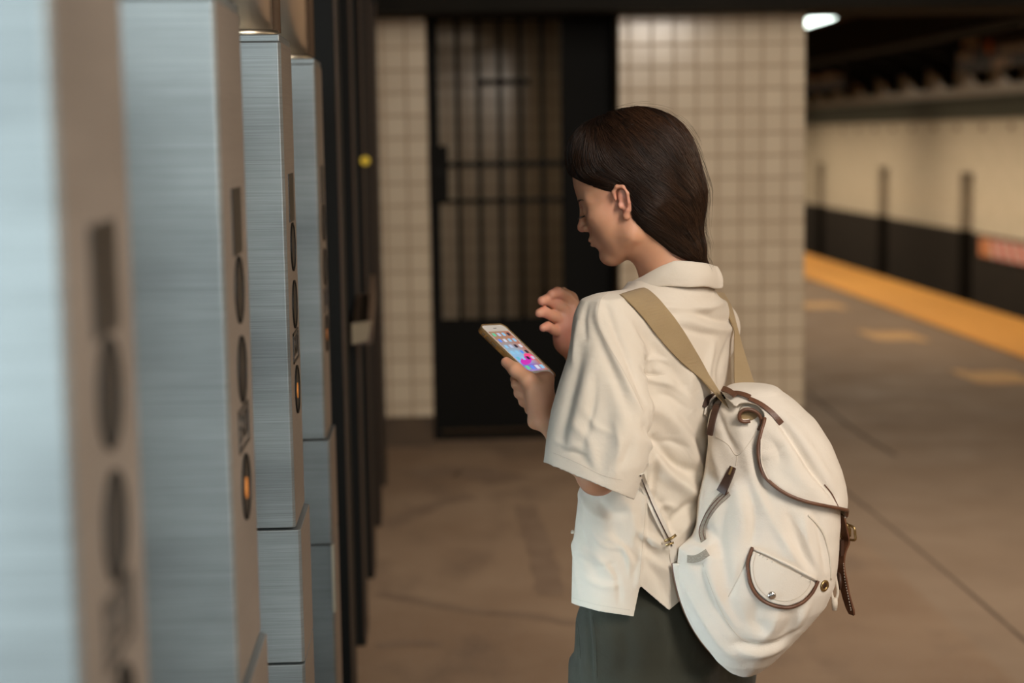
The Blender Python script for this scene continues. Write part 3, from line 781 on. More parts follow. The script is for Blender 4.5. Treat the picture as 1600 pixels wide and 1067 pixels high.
# legs (inside the trousers) and feet
HIPZ = zrow(985)
def leg(side):
    hp = bp(0, .075*side, HIPZ); kn = bp(.015, .085*side, .45); an = bp(-.02, .095*side, .08)
    body.cap(hp, kn, .075, .048, .04); body.cap(kn, an, .048, .032, .02)
    body.cap(an, bp(.10, .105*side, .045), .030, .026, .02)
leg(1); leg(-1)
H1 = .0017
G, lo, hh = body.grid((.08, 2.38, .95), (.60, 3.04, 1.62), H1)
v1, q1 = polygonise(G, lo, hh); del G
G, lo, hh = body.grid((.02, 2.36, .0), (.74, 3.06, .99), .005)
v2, q2 = polygonise(G, lo, hh); del G
c = v1[q1].mean(1); v1, q1, _ = keep_faces(v1, q1, c[:, 2] > .958)
c = v2[q2].mean(1); v2, q2, _ = keep_faces(v2, q2, c[:, 2] < .972)
v1 = smooth(v1, q1, 2, .4)
bv = np.concatenate([v1, v2]); bq = np.concatenate([q1, q2+len(v1)])
# colour attributes: lips, nails, redness of the palm
hl = (bv-HOv) @ HM.T / HS
lip = np.exp(-(((hl[:, 0]-.091)/.010)**2+(hl[:, 1]/.017)**2+((hl[:, 2]+.0550)/.0080)**2)**2)
def blob(c, r): return np.exp(-((np.linalg.norm(bv-np.array(c), axis=1)/r)**2))
red = np.zeros(len(bv))
for cc, r in ((Q(862, 462, 2.82), .022), (Q(845, 474, 2.81), .020), (Q(846, 490, 2.81), .018), (Q(850, 510, 2.81), .016), (Q(890, 515, 2.835), .035)): red = np.maximum(red, blob(cc, r))
red = np.maximum(red, .8*blob(h2w((-.005, .078, .0)), .03))
red = np.maximum(red, .6*blob(h2w((.105, 0, -.026)), .012))
red = np.maximum(red, .6*blob(Q(792, 566, 2.705), .012))
def skin_mat():
    m, nt, b = nodes('skin'); L = nt.links.new
    tc = N(nt, 'ShaderNodeTexCoord'); n = N(nt, 'ShaderNodeTexNoise', Scale=40.0, Detail=4.0); L(tc.outputs['Object'], n.inputs['Vector'])
    r = N(nt, 'ShaderNodeValToRGB'); r.color_ramp.elements[0].color = rgb((.64, .325, .19)); r.color_ramp.elements[1].color = rgb((.72, .385, .24))
    L(n.outputs[0], r.inputs[0])
    a = N(nt, 'ShaderNodeAttribute', attribute_name='redness'); l = N(nt, 'ShaderNodeAttribute', attribute_name='lip')
    x = N(nt, 'ShaderNodeMix'); x.data_type = 'RGBA'; L(a.outputs['Fac'], x.inputs[0]); L(r.outputs[0], x.inputs[6]); x.inputs[7].default_value = rgb((.70, .30, .22))
    y = N(nt, 'ShaderNodeMix'); y.data_type = 'RGBA'; L(l.outputs['Fac'], y.inputs[0]); L(x.outputs[2], y.inputs[6]); y.inputs[7].default_value = rgb((.42, .13, .10))
    L(y.outputs[2], b.inputs['Base Color']); b.inputs['Roughness'].default_value = .48
    b.inputs['Subsurface Weight'].default_value = .25; b.inputs['Subsurface Radius'].default_value = (.010, .004, .002); b.inputs['Subsurface Scale'].default_value = 1
    n2 = N(nt, 'ShaderNodeTexNoise', Scale=600.0, Detail=2.0); L(tc.outputs['Object'], n2.inputs['Vector'])
    bp_ = N(nt, 'ShaderNodeBump'); bp_.inputs['Strength'].default_value = .15; bp_.inputs['Distance'].default_value = .0008
    L(n2.outputs[0], bp_.inputs['Height']); L(bp_.outputs[0], b.inputs['Normal'])
    return m
M['skin'] = skin_mat()
np_mesh('body', bv, bq, M['skin'], woman, attrs={'lip': lip, 'redness': red})
# brows and lashes
M['brow'] = mat('brow_hair', (.03, .018, .012), .6)
for sgn in (1, -1):
    bm = bmesh.new()
    for i in range(46):
        t = i/45.; a = np.array((.0865-.013*t*t-.003*t, (.017+.031*t)*sgn, .0205+.004*math.sin(t*2.4)))
        d = np.array((-.002, .006*sgn, .0022-.002*t)); a = a+np.array((0, 0, (random.random()-.5)*.004*(1-t*.6)))
        tube(bm, [h2w(a), h2w(a+d*.5+np.array((.0006, 0, 0))), h2w(a+d)], [.00035, .0003, .0001], seg=4)
    mesh_obj('eyebrow', bm, M['brow'], woman)
    bm = bmesh.new()
    for i in range(30):
        t = i/29.; ang = -1.0+2.0*t
        a = np.array((.0735+.0137*math.cos(ang), (.0305+.0145*math.sin(ang))*sgn, -.0035))
        d = np.array((.0075*math.cos(ang), .006*math.sin(ang)*sgn, -.0035))
        tube(bm, [h2w(a), h2w(a+d*.6+np.array((0, 0, -.0006))), h2w(a+d)], [.0004, .0003, .0001], seg=4)
    mesh_obj('eyelashes', bm, M['brow'], woman)

# ------------------------------------------------------------------ hair
def in_poly(x, z, poly):
    """signed distance to a polygon in the side view (negative inside)"""
    d = np.full(np.broadcast(x, z).shape, 9.0); s = np.ones(d.shape); n = len(poly)
    for i in range(n):
        ax_, az = poly[i]; bx_, bz = poly[i-1]
        ex, ez = bx_-ax_, bz-az; wx, wz = x-ax_, z-az
        t = np.clip((wx*ex+wz*ez)/(ex*ex+ez*ez), 0, 1)
        d = np.minimum(d, (wx-ex*t)**2+(wz-ez*t)**2)
        c1 = z >= az; c2 = z < bz; c3 = ex*wz > ez*wx
        s = np.where((c1 & c2 & c3) | (~c1 & ~c2 & ~c3), -s, s)
    return s*np.sqrt(d)
FACE = [(.25, .085), (.095, .079), (.080, .070), (.060, .054), (.038, .036), (.012, .019), (.004, .024), (-.003, .035), (-.012, .032), (-.018, .010), (-.0155, -.015), (-.006, -.034),
        (-.012, -.050), (-.030, -.072), (-.056, -.112), (-.084, -.138), (-.100, -.152), (-.25, -.18), (-.25, -.4), (.3, -.4)]
hair = Solid()
hair.ell((-.025, 0, .072), (.110, .088, .091), .02)
hair.ell((.028, 0, .096), (.055, .068, .056), .03)
hair.ell((-.068, 0, .020), (.076, .083, .105), .03)
hair.cap((-.074, .0, -.03), (-.080, -.002, -.105), .058, .030, .03)
hair.cap((-.080, .0, -.10), (-.1005, -.002, -.150), .028, .007, .02)
hair.cap((-.045, .034, -.02), (-.074, .014, -.112), .046, .022, .03)
hair.fn(lambda x, y, z: in_poly(x, z, FACE)+0*y, (-.2, -.2, -.3), (.3, .2, .1), .004, 's')
hair.ell((.118, 0, .048), (.036, .050, .042), .006, mode='s')
gr, lo, hh = hair.grid((-.17, -.12, -.18), (.14, .12, .185), .0022)
hv, hq = polygonise(gr, lo, hh); hv = smooth(hv, hq, 3, .5)
# combed grooves along the locks
def flow(p):
    x, y, z = p[:, 0], p[:, 1], p[:, 2]; sy = np.sign(y+1e-9)
    front = 1/(1+np.exp(-(x-.010)/.014)); low = 1/(1+np.exp((z-.072)/.014)); top = 1/(1+np.exp(-(z-.140)/.01))
    d_front_hi = np.stack([.55+0*x, .75*sy*top, -.85+0*x], 1)
    d_front_lo = np.stack([-1+0*x, .25*sy, -.22+0*x], 1)
    d_back = np.stack([-.50-.35*(1/(1+np.exp((z+.0)/.03))), .65*sy*top-.25*y/.08*(z < 0), -.90+0*x], 1)
    df = d_front_hi*(1-low)[:, None]+d_front_lo*low[:, None]
    d = df*front[:, None]+d_back*(1-front)[:, None]
    tail = np.array((-.108, -.002, -.172))-p; tw = 1/(1+np.exp((z+.045)/.018)); tail /= np.linalg.norm(tail, axis=1, keepdims=True)
    d = d*(1-tw)[:, None]+tail*tw[:, None]
    return d
hn = vnormals(hv, hq); fl = flow(hv); fl -= hn*(fl*hn).sum(1)[:, None]; fl /= np.maximum(np.linalg.norm(fl, axis=1, keepdims=True), 1e-6)
M['hair'] = mat('dark_hair', (.008, .005, .004), .5, noise=30, col2=(.012, .007, .005), spec=.25)
def strand_mat():
    m, nt, b = nodes('hair_strands'); L = nt.links.new
    a = N(nt, 'ShaderNodeAttribute', attribute_name='tone'); r = N(nt, 'ShaderNodeValToRGB')
    r.color_ramp.elements[0].color = rgb((.005, .0035, .003)); r.color_ramp.elements[1].color = rgb((.040, .018, .009)); r.color_ramp.elements[1].position = .95; r.color_ramp.elements[0].position = .25
    L(a.outputs['Fac'], r.inputs[0]); L(r.outputs[0], b.inputs['Base Color']); b.inputs['Roughness'].default_value = .36; b.inputs['Specular IOR Level'].default_value = .35
    return m
M['strand'] = strand_mat()
hw = HOv + (hv*HS) @ HM
hair_o = np_mesh('hair', hw, hq, M['hair'], woman)
rng = np.random.default_rng(7)
def strands(n, seeds, steps, st, r0, lift, wob=.0, drift=0.0):
    p = seeds.copy(); path = [p.copy()]; off = lift[:, None]; ph = rng.uniform(0, 6.28, n)
    amp = rng.normal(0, 1, (n, 3))*wob
    d_prev = None
    for i in range(steps):
        g = hair.grad(p); d = flow(p); d -= g*(d*g).sum(1)[:, None]
        d /= np.maximum(np.linalg.norm(d, axis=1, keepdims=True), 1e-6)
        d = d + amp; 
        if d_prev is not None: d = .55*d+.45*d_prev
        d /= np.maximum(np.linalg.norm(d, axis=1, keepdims=True), 1e-6); d_prev = d
        p = p + d*st
        sd = hair.at(p); g = hair.grad(p)
        p = p - g*(sd-lift-drift*i)[:, None]
        path.append(p.copy())
    return np.stack(path, 1)
def strand_mesh(name, paths, rad, m, parent, tone=None):
    n, k, _ = paths.shape; W = HOv + (paths*HS) @ HM
    T = np.gradient(W, axis=1); T /= np.maximum(np.linalg.norm(T, axis=2, keepdims=True), 1e-9)
    A = np.cross(T, np.array((.3, .9, .2))); A /= np.maximum(np.linalg.norm(A, axis=2, keepdims=True), 1e-9); B = np.cross(T, A)
    prof = np.sin(np.linspace(.25, 2.95, k))**.5
    rr = rad[:, None]*prof[None]; V = []
    for a in (0, 2.094, 4.189): V.append(W + (A*math.cos(a)+B*math.sin(a))*rr[..., None])
    V = np.stack(V, 2).reshape(-1, 3); base = (np.arange(n)[:, None]*k+np.arange(k-1)[None]).ravel()*3
    q = np.concatenate([np.stack([base+j, base+(j+1) % 3, base+3+(j+1) % 3, base+3+j], 1) for j in range(3)])
    return np_mesh(name, V, q, m, parent, attrs=None if tone is None else {'tone': np.repeat(tone, k*3)})
# seeds all over the cap
pick = rng.choice(len(hv), 15000); sd0 = hv[pick]
keepm = np.abs(sd0[:, 1]) > -1; sd0 = sd0[keepm]
S = strands(len(sd0), sd0, 16, .0042, None, rng.uniform(-.0006, .0016, len(sd0)), wob=.10)
# gather the strands into locks: each drifts towards the nearest guide
gi = rng.choice(len(S), 420, replace=False); gs, gm_ = S[gi], S[gi][:, 8]
own = np.argmin(((S[:, 8][:, None]-gm_[None])**2).sum(2), 1); ctone = np.clip(rng.normal(.5, .28, len(gi)), 0, 1)
wt = (np.linspace(0, 1, S.shape[1])**1.2*.55)[None, :, None]
S = S+(gs[own]-S)*wt*np.exp(-(np.linalg.norm(gm_[own]-S[:, 8], axis=1)/.02)**2)[:, None, None]
wave = .0012*np.sin(np.arange(S.shape[1])*.55+ctone[own][:, None]*9)
S = S+np.stack([wave*.4, wave, wave*.3], 2)
gs_ = hair.grad(S.reshape(-1, 3)); sd_ = hair.at(S.reshape(-1, 3)); lift2 = np.repeat(rng.uniform(-.0005, .0013, len(S))+.0016*(ctone[own]-.5), S.shape[1])
S = (S.reshape(-1, 3)-gs_*(sd_-lift2)[:, None]).reshape(S.shape)
inside = in_poly(S[:, :, 0], S[:, :, 2], FACE) > -.0015
ok = inside.mean(1) > .85
S = S[ok]; tone = np.clip(ctone[own][ok]*.8+rng.uniform(0, .25, ok.sum())+.15*(S[:, 8, 0] < -.03), 0, 1)  # back locks toned browner: their highlights put into the colour
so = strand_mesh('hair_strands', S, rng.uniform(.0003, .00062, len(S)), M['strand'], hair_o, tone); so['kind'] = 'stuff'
# a few loose flyaway hairs
nf = 260; idx = rng.choice(np.nonzero((hv[:, 0] < -.05) | (hv[:, 2] > .13))[0], nf)
F_ = strands(nf, hv[idx], 14, .006, None, rng.uniform(.001, .010, nf)*rng.uniform(.2, 1, nf), wob=.45, drift=.0005)
fo = strand_mesh('loose_hairs', F_, np.full(nf, .00016), M['strand'], hair_o); fo['kind'] = 'stuff'
print('hair strands', len(S))
# ------------------------------------------------------------------ shirt
def linen(name, col, col2, rough=.85, wv=900, bump=.35, extra=None):
    m, nt, b = nodes(name); L = nt.links.new
    tc = N(nt, 'ShaderNodeTexCoord')
    n = N(nt, 'ShaderNodeTexNoise', Scale=14.0, Detail=6.0); L(tc.outputs['Object'], n.inputs['Vector'])
    r = N(nt, 'ShaderNodeValToRGB'); r.color_ramp.elements[0].position = .3; r.color_ramp.elements[1].position = .7
    r.color_ramp.elements[0].color = rgb(col); r.color_ramp.elements[1].color = rgb(col2); L(n.outputs[0], r.inputs[0]); L(r.outputs[0], b.inputs['Base Color'])
    b.inputs['Roughness'].default_value = rough; b.inputs['Specular IOR Level'].default_value = .2
    b.inputs['Sheen Weight'].default_value = .15
    w1 = N(nt, 'ShaderNodeMapping'); w1.inputs['Scale'].default_value = (1, 1, 6); L(tc.outputs['Object'], w1.inputs[0])
    a = N(nt, 'ShaderNodeTexNoise', Scale=wv/2.0, Detail=1.0); L(w1.outputs[0], a.inputs['Vector'])
    w2 = N(nt, 'ShaderNodeMapping'); w2.inputs['Scale'].default_value = (5, 5, 1); L(tc.outputs['Object'], w2.inputs[0])
    c = N(nt, 'ShaderNodeTexNoise', Scale=wv/2.0, Detail=1.0); L(w2.outputs[0], c.inputs['Vector'])
    ad = N(nt, 'ShaderNodeMath', operation='ADD'); L(a.outputs[0], ad.inputs[0]); L(c.outputs[0], ad.inputs[1])
    # soft crumple of worn cloth
    cr = N(nt, 'ShaderNodeTexNoise', Scale=13.0, Detail=4.0, Roughness=.55); cr.inputs['Distortion'].default_value = .6; L(tc.outputs['Object'], cr.inputs['Vector'])
    b1 = N(nt, 'ShaderNodeBump'); b1.inputs['Strength'].default_value = .45; b1.inputs['Distance'].default_value = .007; L(cr.outputs[0], b1.inputs['Height'])
    c2_ = N(nt, 'ShaderNodeTexNoise', Scale=70.0, Detail=3.0); c2_.inputs['Distortion'].default_value = 1.5; L(tc.outputs['Object'], c2_.inputs['Vector'])
    b0_ = N(nt, 'ShaderNodeBump'); b0_.inputs['Strength'].default_value = .06; b0_.inputs['Distance'].default_value = .002; L(c2_.outputs[0], b0_.inputs['Height']); L(b0_.outputs[0], b1.inputs['Normal'])
    b2 = N(nt, 'ShaderNodeBump'); b2.inputs['Strength'].default_value = bump; b2.inputs['Distance'].default_value = .0006; L(ad.outputs[0], b2.inputs['Height']); L(b1.outputs[0], b2.inputs['Normal'])
    L(b2.outputs[0], b.inputs['Normal']); return m
M['linen'] = linen('cream_linen', (.70, .62, .52), (.74, .665, .565))
M['seam'] = mat('seam_thread', (.62, .545, .45), .9)
M['trousers'] = linen('dark_green_cotton', (.031, .032, .023), (.042, .043, .031), wv=700, bump=.5)
shirt = Solid()
bq_ = lambda f, l: tuple(bp(f, l, 0)[:2])
shirt.loft([(zrow(440), *bq_(-.012, 0), .070, .066, ANG), (zrow(462), *bq_(-.010, 0), .096, .074, ANG), (zrow(485), *bq_(-.008, 0), .130, .080, ANG), (zrow(520), *bq_(-.004, 0), .150, .088, ANG), (zrow(600), *bq_(0, 0), .154, .097, ANG),
            (zrow(700), *bq_(0, 0), .166, .103, ANG), (zrow(760), *bq_(.006, 0), .180, .112, ANG), (zrow(840), *bq_(.010, 0), .190, .118, ANG), (zrow(930), *bq_(.008, 0), .196, .122, ANG), (zrow(1000), *bq_(.008, 0), .198, .123, ANG)], .02)
shirt.cap(YK-Vector((0,0,.004)), SHL, .046, .045, .035); shirt.cap(YK-Vector((0,0,.004)), SHR, .046, .045, .035)
def slv(py, xc, hw_, Yc, a):
    c = P(xc, py, Yc); hwm = hw_*Yc*1.02/F_PX; b = math.sqrt(max(hwm**2-(a*.626)**2, 1e-5))/.78
    return (c.z, c.x, c.y, a, b, ANG)
ca_, cb_ = Vector(P(857, 728, 2.49)), Vector(P(965, 773, 2.475))
cn_ = np.array((cb_-ca_).cross(ca_-CAM).normalized()); cn_ = -cn_ if cn_[2] > 0 else cn_
cm_ = ca_.lerp(cb_, .5); cm_ = CAM+(cm_-CAM)*((2.535)/cm_.y)
cn2_ = (cb_-ca_).cross(Vector((-.15, .80, .62))).normalized(); cn2_ = np.array(cn2_); cn2_ = -cn2_ if cn2_[2] > 0 else cn2_
ca_, cm_ = np.array(ca_), np.array(cm_)
def cuff_plane(X, Y, Z):
    d1 = (X-ca_[0])*cn_[0]+(Y-ca_[1])*cn_[1]+(Z-ca_[2])*cn_[2]
    return np.maximum(d1, (X-cm_[0])*cn2_[0]+(Y-cm_[1])*cn2_[1]+(Z-cm_[2])*cn2_[2])
torso_only = Solid(); torso_only.ops = list(shirt.ops[:1])
slL = Solid()
slL.loft([slv(*r) for r in ((470, 946, 34, 2.590, .038), (490, 945, 42, 2.585, .046), (520, 946, 50, 2.575, .050), (560, 946, 57, 2.560, .052), (600, 942, 65, 2.548, .054), (640, 939, 73, 2.538, .056),
             (680, 936, 77, 2.528, .057), (720, 930, 76, 2.520, .058), (760, 918, 74, 2.516, .058), (800, 906, 72, 2.512, .058))], .022, pw=2.3)
ERv = Vector(ER)
f0, l0, h0, k0 = slL.ops[0][1:]
shirt.fn(lambda X, Y, Z: np.maximum(f0(X, Y, Z), cuff_plane(X, Y, Z)), l0, h0, .022)
ra_ = np.array(SHR.lerp(ERv, .80)); rn_ = np.array((ERv-SHR).normalized())
def rplane(X, Y, Z): return (X-ra_[0])*rn_[0]+(Y-ra_[1])*rn_[1]+(Z-ra_[2])*rn_[2]
rs = Solid(); rs.cap(SHR, SHR.lerp(ERv, .95), .042, .062, .03); f1, l1, h1, k1 = rs.ops[0][1:]
shirt.fn(lambda X, Y, Z: np.maximum(f1(X, Y, Z), rplane(X, Y, Z)), l1, h1, .03)
H2 = .0022
G, lo, hh = shirt.grid((.09, 2.38, zrow(1010)), (.70, 3.08, 1.38), H2)
sv, sq = polygonise(G, lo, hh); del G
sv = smooth(sv, sq, 6, .5)
# openings: hem, cuffs, neck
HEM = [(700, 925), (880, 936), (900, 945), (935, 955), (990, 963), (1000, 914), (1012, 925), (1046, 953), (1068, 934), (1090, 945), (1300, 948)]
HX, HYY = np.array([p[0] for p in HEM], float), np.array([p[1] for p in HEM], float)
def hem_d(v):
    px, py = proj(v); return (py-np.interp(px, HX, HYY))
def cap_d(v, pl, reg):
    d = pl(v[:, 0], v[:, 1], v[:, 2]); t = torso_only.at(v)
    return np.where((d > -.0035) & (t > .004) & reg(v), 1., -99.)
def cuff_d(v):
    px, py = proj(v); return cap_d(v, cuff_plane, lambda v: (v[:, 1] < 2.72) & (px < 1030) & (py > 560))
def rcuff_d(v): return cap_d(v, rplane, lambda v: v[:, 1] > 2.78)
ND = np.array((nb.x-.006, nb.y+.004))
def neck_d(v):
    q = v[:, :2]-ND; f = q @ np.array(FB)[:2]; l = q @ np.array(LB)[:2]
    d = (1-np.sqrt((f/.060)**2+(l/.052)**2))*60; return np.where(v[:, 2] > zrow(520), d, -99.)
# separate sleeve from torso before cutting: cut each region in turn, snapping the rim
def poly_near(px, py, poly):
    best = np.full(len(px), 1e9); bx_, by_ = px.copy(), py.copy()
    for (x1, y1), (x2, y2) in zip(poly[:-1], poly[1:]):
        ex, ey = x2-x1, y2-y1; t = np.clip(((px-x1)*ex+(py-y1)*ey)/(ex*ex+ey*ey), 0, 1)
        cx, cy = x1+ex*t, y1+ey*t; d = np.hypot(px-cx, py-cy); m = d < best; best[m] = d[m]; bx_[m] = cx[m]; by_[m] = cy[m]
    return best, bx_, by_
def cut_poly(v, q, poly, dist_out):
    """trim along a traced edge; rim vertices slide sideways onto it"""
    out = dist_out(v) > 0; keep = ~out[q].all(1); v, q, used = keep_faces(v, q, keep); out = out[used]
    px, py = proj(v); d, cx, cy = poly_near(px, py, poly); m = out & (d < 6); Yd = ((v-_CM) @ _FW)/F_PX
    v = v.copy(); v[m] += _RT*((cx-px)*Yd)[m][:, None] - _UP*((cy-py)*Yd)[m][:, None]; return v, q
def cut(v, q, fn, axis, scale):
    d = fn(v); keep = ~(d[q] > 0).all(1); v, q, used = keep_faces(v, q, keep); d = d[used]
    m = (d > 0) & (d < 12); v = v.copy(); v[m] -= np.outer(d[m]*scale, axis); return v, q
sv, sq = cut_poly(sv, sq, HEM, hem_d)
sv, sq = cut(sv, sq, cuff_d, cn_, 0)
sv, sq = cut(sv, sq, rcuff_d, rn_, 0)
sv, sq = cut(sv, sq, neck_d, np.array((0, 0, 0)), 0)
def rim_smooth(v, q, it):
    e = np.sort(np.concatenate([q[:, [0, 1]], q[:, [1, 2]], q[:, [2, 3]], q[:, [3, 0]]]), 1); u, c = np.unique(e, axis=0, return_counts=True); rm = u[c == 1]
    for _ in range(it):
        s_ = np.zeros_like(v); c_ = np.zeros(len(v))
        for a, b in ((0, 1), (1, 0)): np.add.at(s_, rm[:, a], v[rm[:, b]]); np.add.at(c_, rm[:, a], 1)
        m_ = c_ > 0; v[m_] = .5*v[m_]+.5*s_[m_]/c_[m_][:, None]
    return v
sv = rim_smooth(sv, sq, 3)
sb = bvh_of(sv, sq)
FOLDS = [
 # sleeve
 ([(938, 470), (934, 500), (950, 540), (975, 590), (1000, 640)], .007, .0045), ([(930, 500), (945, 545), (968, 600), (985, 650)], .010, -.004),
 ([(948, 480), (962, 520), (985, 575), (1004, 625)], .006, -.003),
 ([(925, 560), (912, 620), (892, 700)], .014, .0045), ([(908, 550), (892, 620), (876, 690)], .012, -.0035), ([(945, 600), (948, 660), (940, 740)], .016, -.0035),
 ([(975, 640), (970, 690), (955, 750)], .013, .0035), ([(895, 660), (920, 690), (930, 730)], .008, .002), ([(880, 700), (905, 712), (925, 735)], .007, -.002), ([(988, 690), (975, 715), (960, 735)], .008, -.003),
 ([(915, 640), (930, 665), (960, 680)], .006, .0016), ([(905, 500), (900, 530), (896, 570)], .008, .003), ([(918, 475), (912, 500), (915, 530)], .006, -.0025),
 # back
 ([(1136, 470), (1110, 480), (1070, 484), (1030, 478)], .007, .004), ([(1145, 502), (1120, 500), (1080, 486), (1040, 490)], .008, -.0045), ([(1148, 515), (1110, 512), (1070, 500)], .009, .004),
 ([(1140, 530), (1125, 580), (1130, 620)], .012, -.004), ([(1115, 540), (1105, 580), (1108, 620)], .010, .004), ([(1085, 560), (1075, 620), (1085, 680)], .015, .004),
 ([(1008, 562), (1025, 560), (1045, 566)], .004, .0022), ([(1002, 575), (1012, 585), (1040, 584)], .004, -.002), ([(1008, 590), (1030, 597), (1060, 600)], .005, .002), ([(1000, 545), (1008, 560), (1012, 584)], .004, .0018),
 ([(1000, 520), (1030, 560), (1060, 590), (1085, 640)], .012, -.004), ([(985, 510), (1010, 550), (1045, 600)], .010, .0035),
 ([(1012, 635), (1040, 648), (1075, 690), (1098, 750)], .016, .008), ([(1010, 668), (1030, 700), (1058, 728), (1088, 738)], .010, -.010), ([(1018, 690), (1040, 735), (1075, 765), (1092, 780)], .013, .009), ([(1018, 690), (1022, 730), (1020, 770)], .007, -.005),
 ([(1010, 655), (1016, 690), (1014, 730)], .008, .004), ([(1016, 770), (1040, 800), (1052, 830)], .008, -.006), ([(1060, 640), (1085, 680), (1100, 720)], .012, -.004),
 ([(1090, 780), (1065, 800), (1050, 820)], .010, -.006), ([(1100, 790), (1080, 810), (1060, 835)], .010, .006), ([(1020, 770), (1030, 810), (1045, 840)], .010, .004),
 ([(868, 690), (890, 700), (905, 695)], .004, .0012), ([(878, 715), (892, 706), (915, 712)], .003, -.0012), ([(930, 590), (925, 640), (910, 700)], .006, -.002), ([(960, 660), (968, 700), (962, 740)], .005, .0018), ([(1040, 600), (1065, 612), (1090, 640)], .006, .002), ([(1030, 615), (1050, 622), (1075, 640)], .005, -.002), ([(1060, 510), (1090, 520), (1120, 524)], .006, -.002), ([(1025, 800), (1040, 790), (1060, 795)], .005, .0025), ([(1028, 690), (1050, 690), (1070, 700)], .005, -.002),
 # lower shirt
 ([(905, 870), (930, 885), (960, 880)], .004, -.0018), ([(925, 830), (940, 850), (965, 858)], .004, .0018), ([(955, 885), (965, 905), (968, 940)], .005, -.002), ([(915, 790), (910, 820), (918, 850)], .006, .002), ([(970, 850), (982, 870), (984, 900)], .004, .0018),
 ([(1012, 720), (1010, 780), (1004, 850), (996, 915)], .0045, .0035), ([(1018, 740), (1012, 800), (1006, 860)], .007, -.004), ([(1000, 830), (1020, 845), (1048, 860)], .007, .0045), ([(998, 842), (1020, 865), (1040, 880)], .008, -.004),
 ([(945, 800), (960, 830), (975, 880)], .013, -.003), ([(950, 840), (975, 860), (990, 885)], .006, .0028), ([(900, 860), (930, 870), (965, 905)], .007, .003), ([(895, 800), (915, 850), (935, 910)], .012, -.0035),
 ([(905, 770), (925, 800), (950, 815)], .009, .004), ([(935, 785), (955, 800), (985, 800)], .009, -.004), ([(910, 900), (940, 915), (970, 915)], .006, .002), ([(893, 840), (900, 880), (905, 930)], .008, .003),
 ([(975, 780), (990, 810), (992, 850)], .009, .003), ([(1010, 880), (1030, 905), (1042, 940)], .009, -.003), ([(1025, 870), (1045, 890), (1060, 920)], .010, .003),
]
sv = folds(sv, sq, sb, [(a, b, c*1.4) for a, b, c in FOLDS])
sv = smooth(sv, sq, 1, .3)
sb = bvh_of(sv, sq)
shirt_o = np_mesh('shirt', sv, sq, M['linen'], woman); solidify(shirt_o, .0012)
def seam(name, pts, parent, bvh=None, r=.0004, off=.0001, m=None, n=8):
    q = [hit(bvh or sb, x, y, off) for x, y, _ in spline2(pts, n)]; q = [p[0] for p in q if p]
    bm = bmesh.new(); tube(bm, q, r, 6); return mesh_obj(name, bm, m or M['seam'], parent)
seam('shoulder_seam', [(952, 455), (938, 470), (934, 500), (945, 530), (970, 572), (990, 610), (1004, 640)], shirt_o)
seam('cuff_seam', [(864, 707), (900, 722), (940, 742), (972, 750)], shirt_o, r=.0005)
seam('hem_seam', [(895, 934), (935, 945), (984, 953)], shirt_o, r=.0004)
seam('side_seam', [(1013, 720), (1010, 780), (1004, 850), (999, 905)], shirt_o, r=.0005)
seam('yoke_seam', [(1006, 575), (1012, 586), (1040, 584)], shirt_o, r=.0004)
# collar
def ring(phi, fr, lr, pz): 
    p = Vector((ND[0], ND[1], 0)) + FB*math.cos(phi)*fr + LB*math.sin(phi)*lr; p.z = pz; return p
def pyz(phi, fr, lr, tab):
    p = ring(phi, fr, lr, 0); d = math.degrees(phi); d = d if d <= 180 else d
    t = np.interp(d, [a for a, _ in tab], [b for _, b in tab]); return P(1040, float(t), p.y).z
TOP = [(20, 470), (60, 446), (90, 430), (112, 415), (128, 407), (150, 409), (180, 413), (215, 418), (250, 424), (300, 440), (340, 468)]
BOT = [(20, 500), (60, 478), (90, 458), (112, 449), (135, 448), (160, 450), (180, 451), (215, 453), (250, 460), (300, 480), (340, 500)]
bm = bmesh.new(); cols = []; NPH = 96
for i in range(NPH+1):
    phi = math.radians(20+320*i/NPH); col = []
    for k in range(9):
        t = k/8.
        fr = .080+.006*t+.004*math.sin(math.pi*t); lr = .066+.011*t+.004*math.sin(math.pi*t)
        za = pyz(phi, fr, lr, TOP); zb = pyz(phi, fr, lr, BOT)
        zz = za+(zb-za)*t + .0012*math.sin(phi*7)*t; rr = 1+.015*math.sin(phi*5+1)*t+.10*math.exp(-((phi-3.70)/.16)**2)
        col.append(bm.verts.new(ring(phi, fr*rr, lr*rr, zz)))
    cols.append(col)
for i in range(NPH):
    for k in range(8): bm.faces.new((cols[i][k], cols[i+1][k], cols[i+1][k+1], cols[i][k+1])).smooth = True
co = mesh_obj('collar', bm, M['linen'], shirt_o, smooth=True); solidify(co, .0035, 0)
sub_ = co.modifiers.new('s', 'SUBSURF'); sub_.levels = 1; sub_.render_levels = 1
# inner collar stand
bm = bmesh.new(); cols = []
for i in range(NPH+1):
    phi = math.radians(20+320*i/NPH); za = pyz(phi, .08, .066, TOP)-.001
    cols.append([bm.verts.new(ring(phi, .079, .065, za)), bm.verts.new(ring(phi, .072, .062, za-.02)), bm.verts.new(ring(phi, .074, .064, za-.045))])
for i in range(NPH):
    for k in range(2): bm.faces.new((cols[i][k], cols[i+1][k], cols[i+1][k+1], cols[i][k+1])).smooth = True
solidify(mesh_obj('collar_stand', bm, M['linen'], shirt_o, smooth=True), .002)
bm = bmesh.new(); hb_ = hit(sb, 899, 831) or hit(sb, 903, 831); b0 = hb_[0]-RT*.0045; bmesh.ops.create_uvsphere(bm, u_segments=12, v_segments=8, radius=.0032, matrix=Matrix.Translation(b0)); mesh_obj('shirt_button', bm, M['linen'], shirt_o, smooth=True)

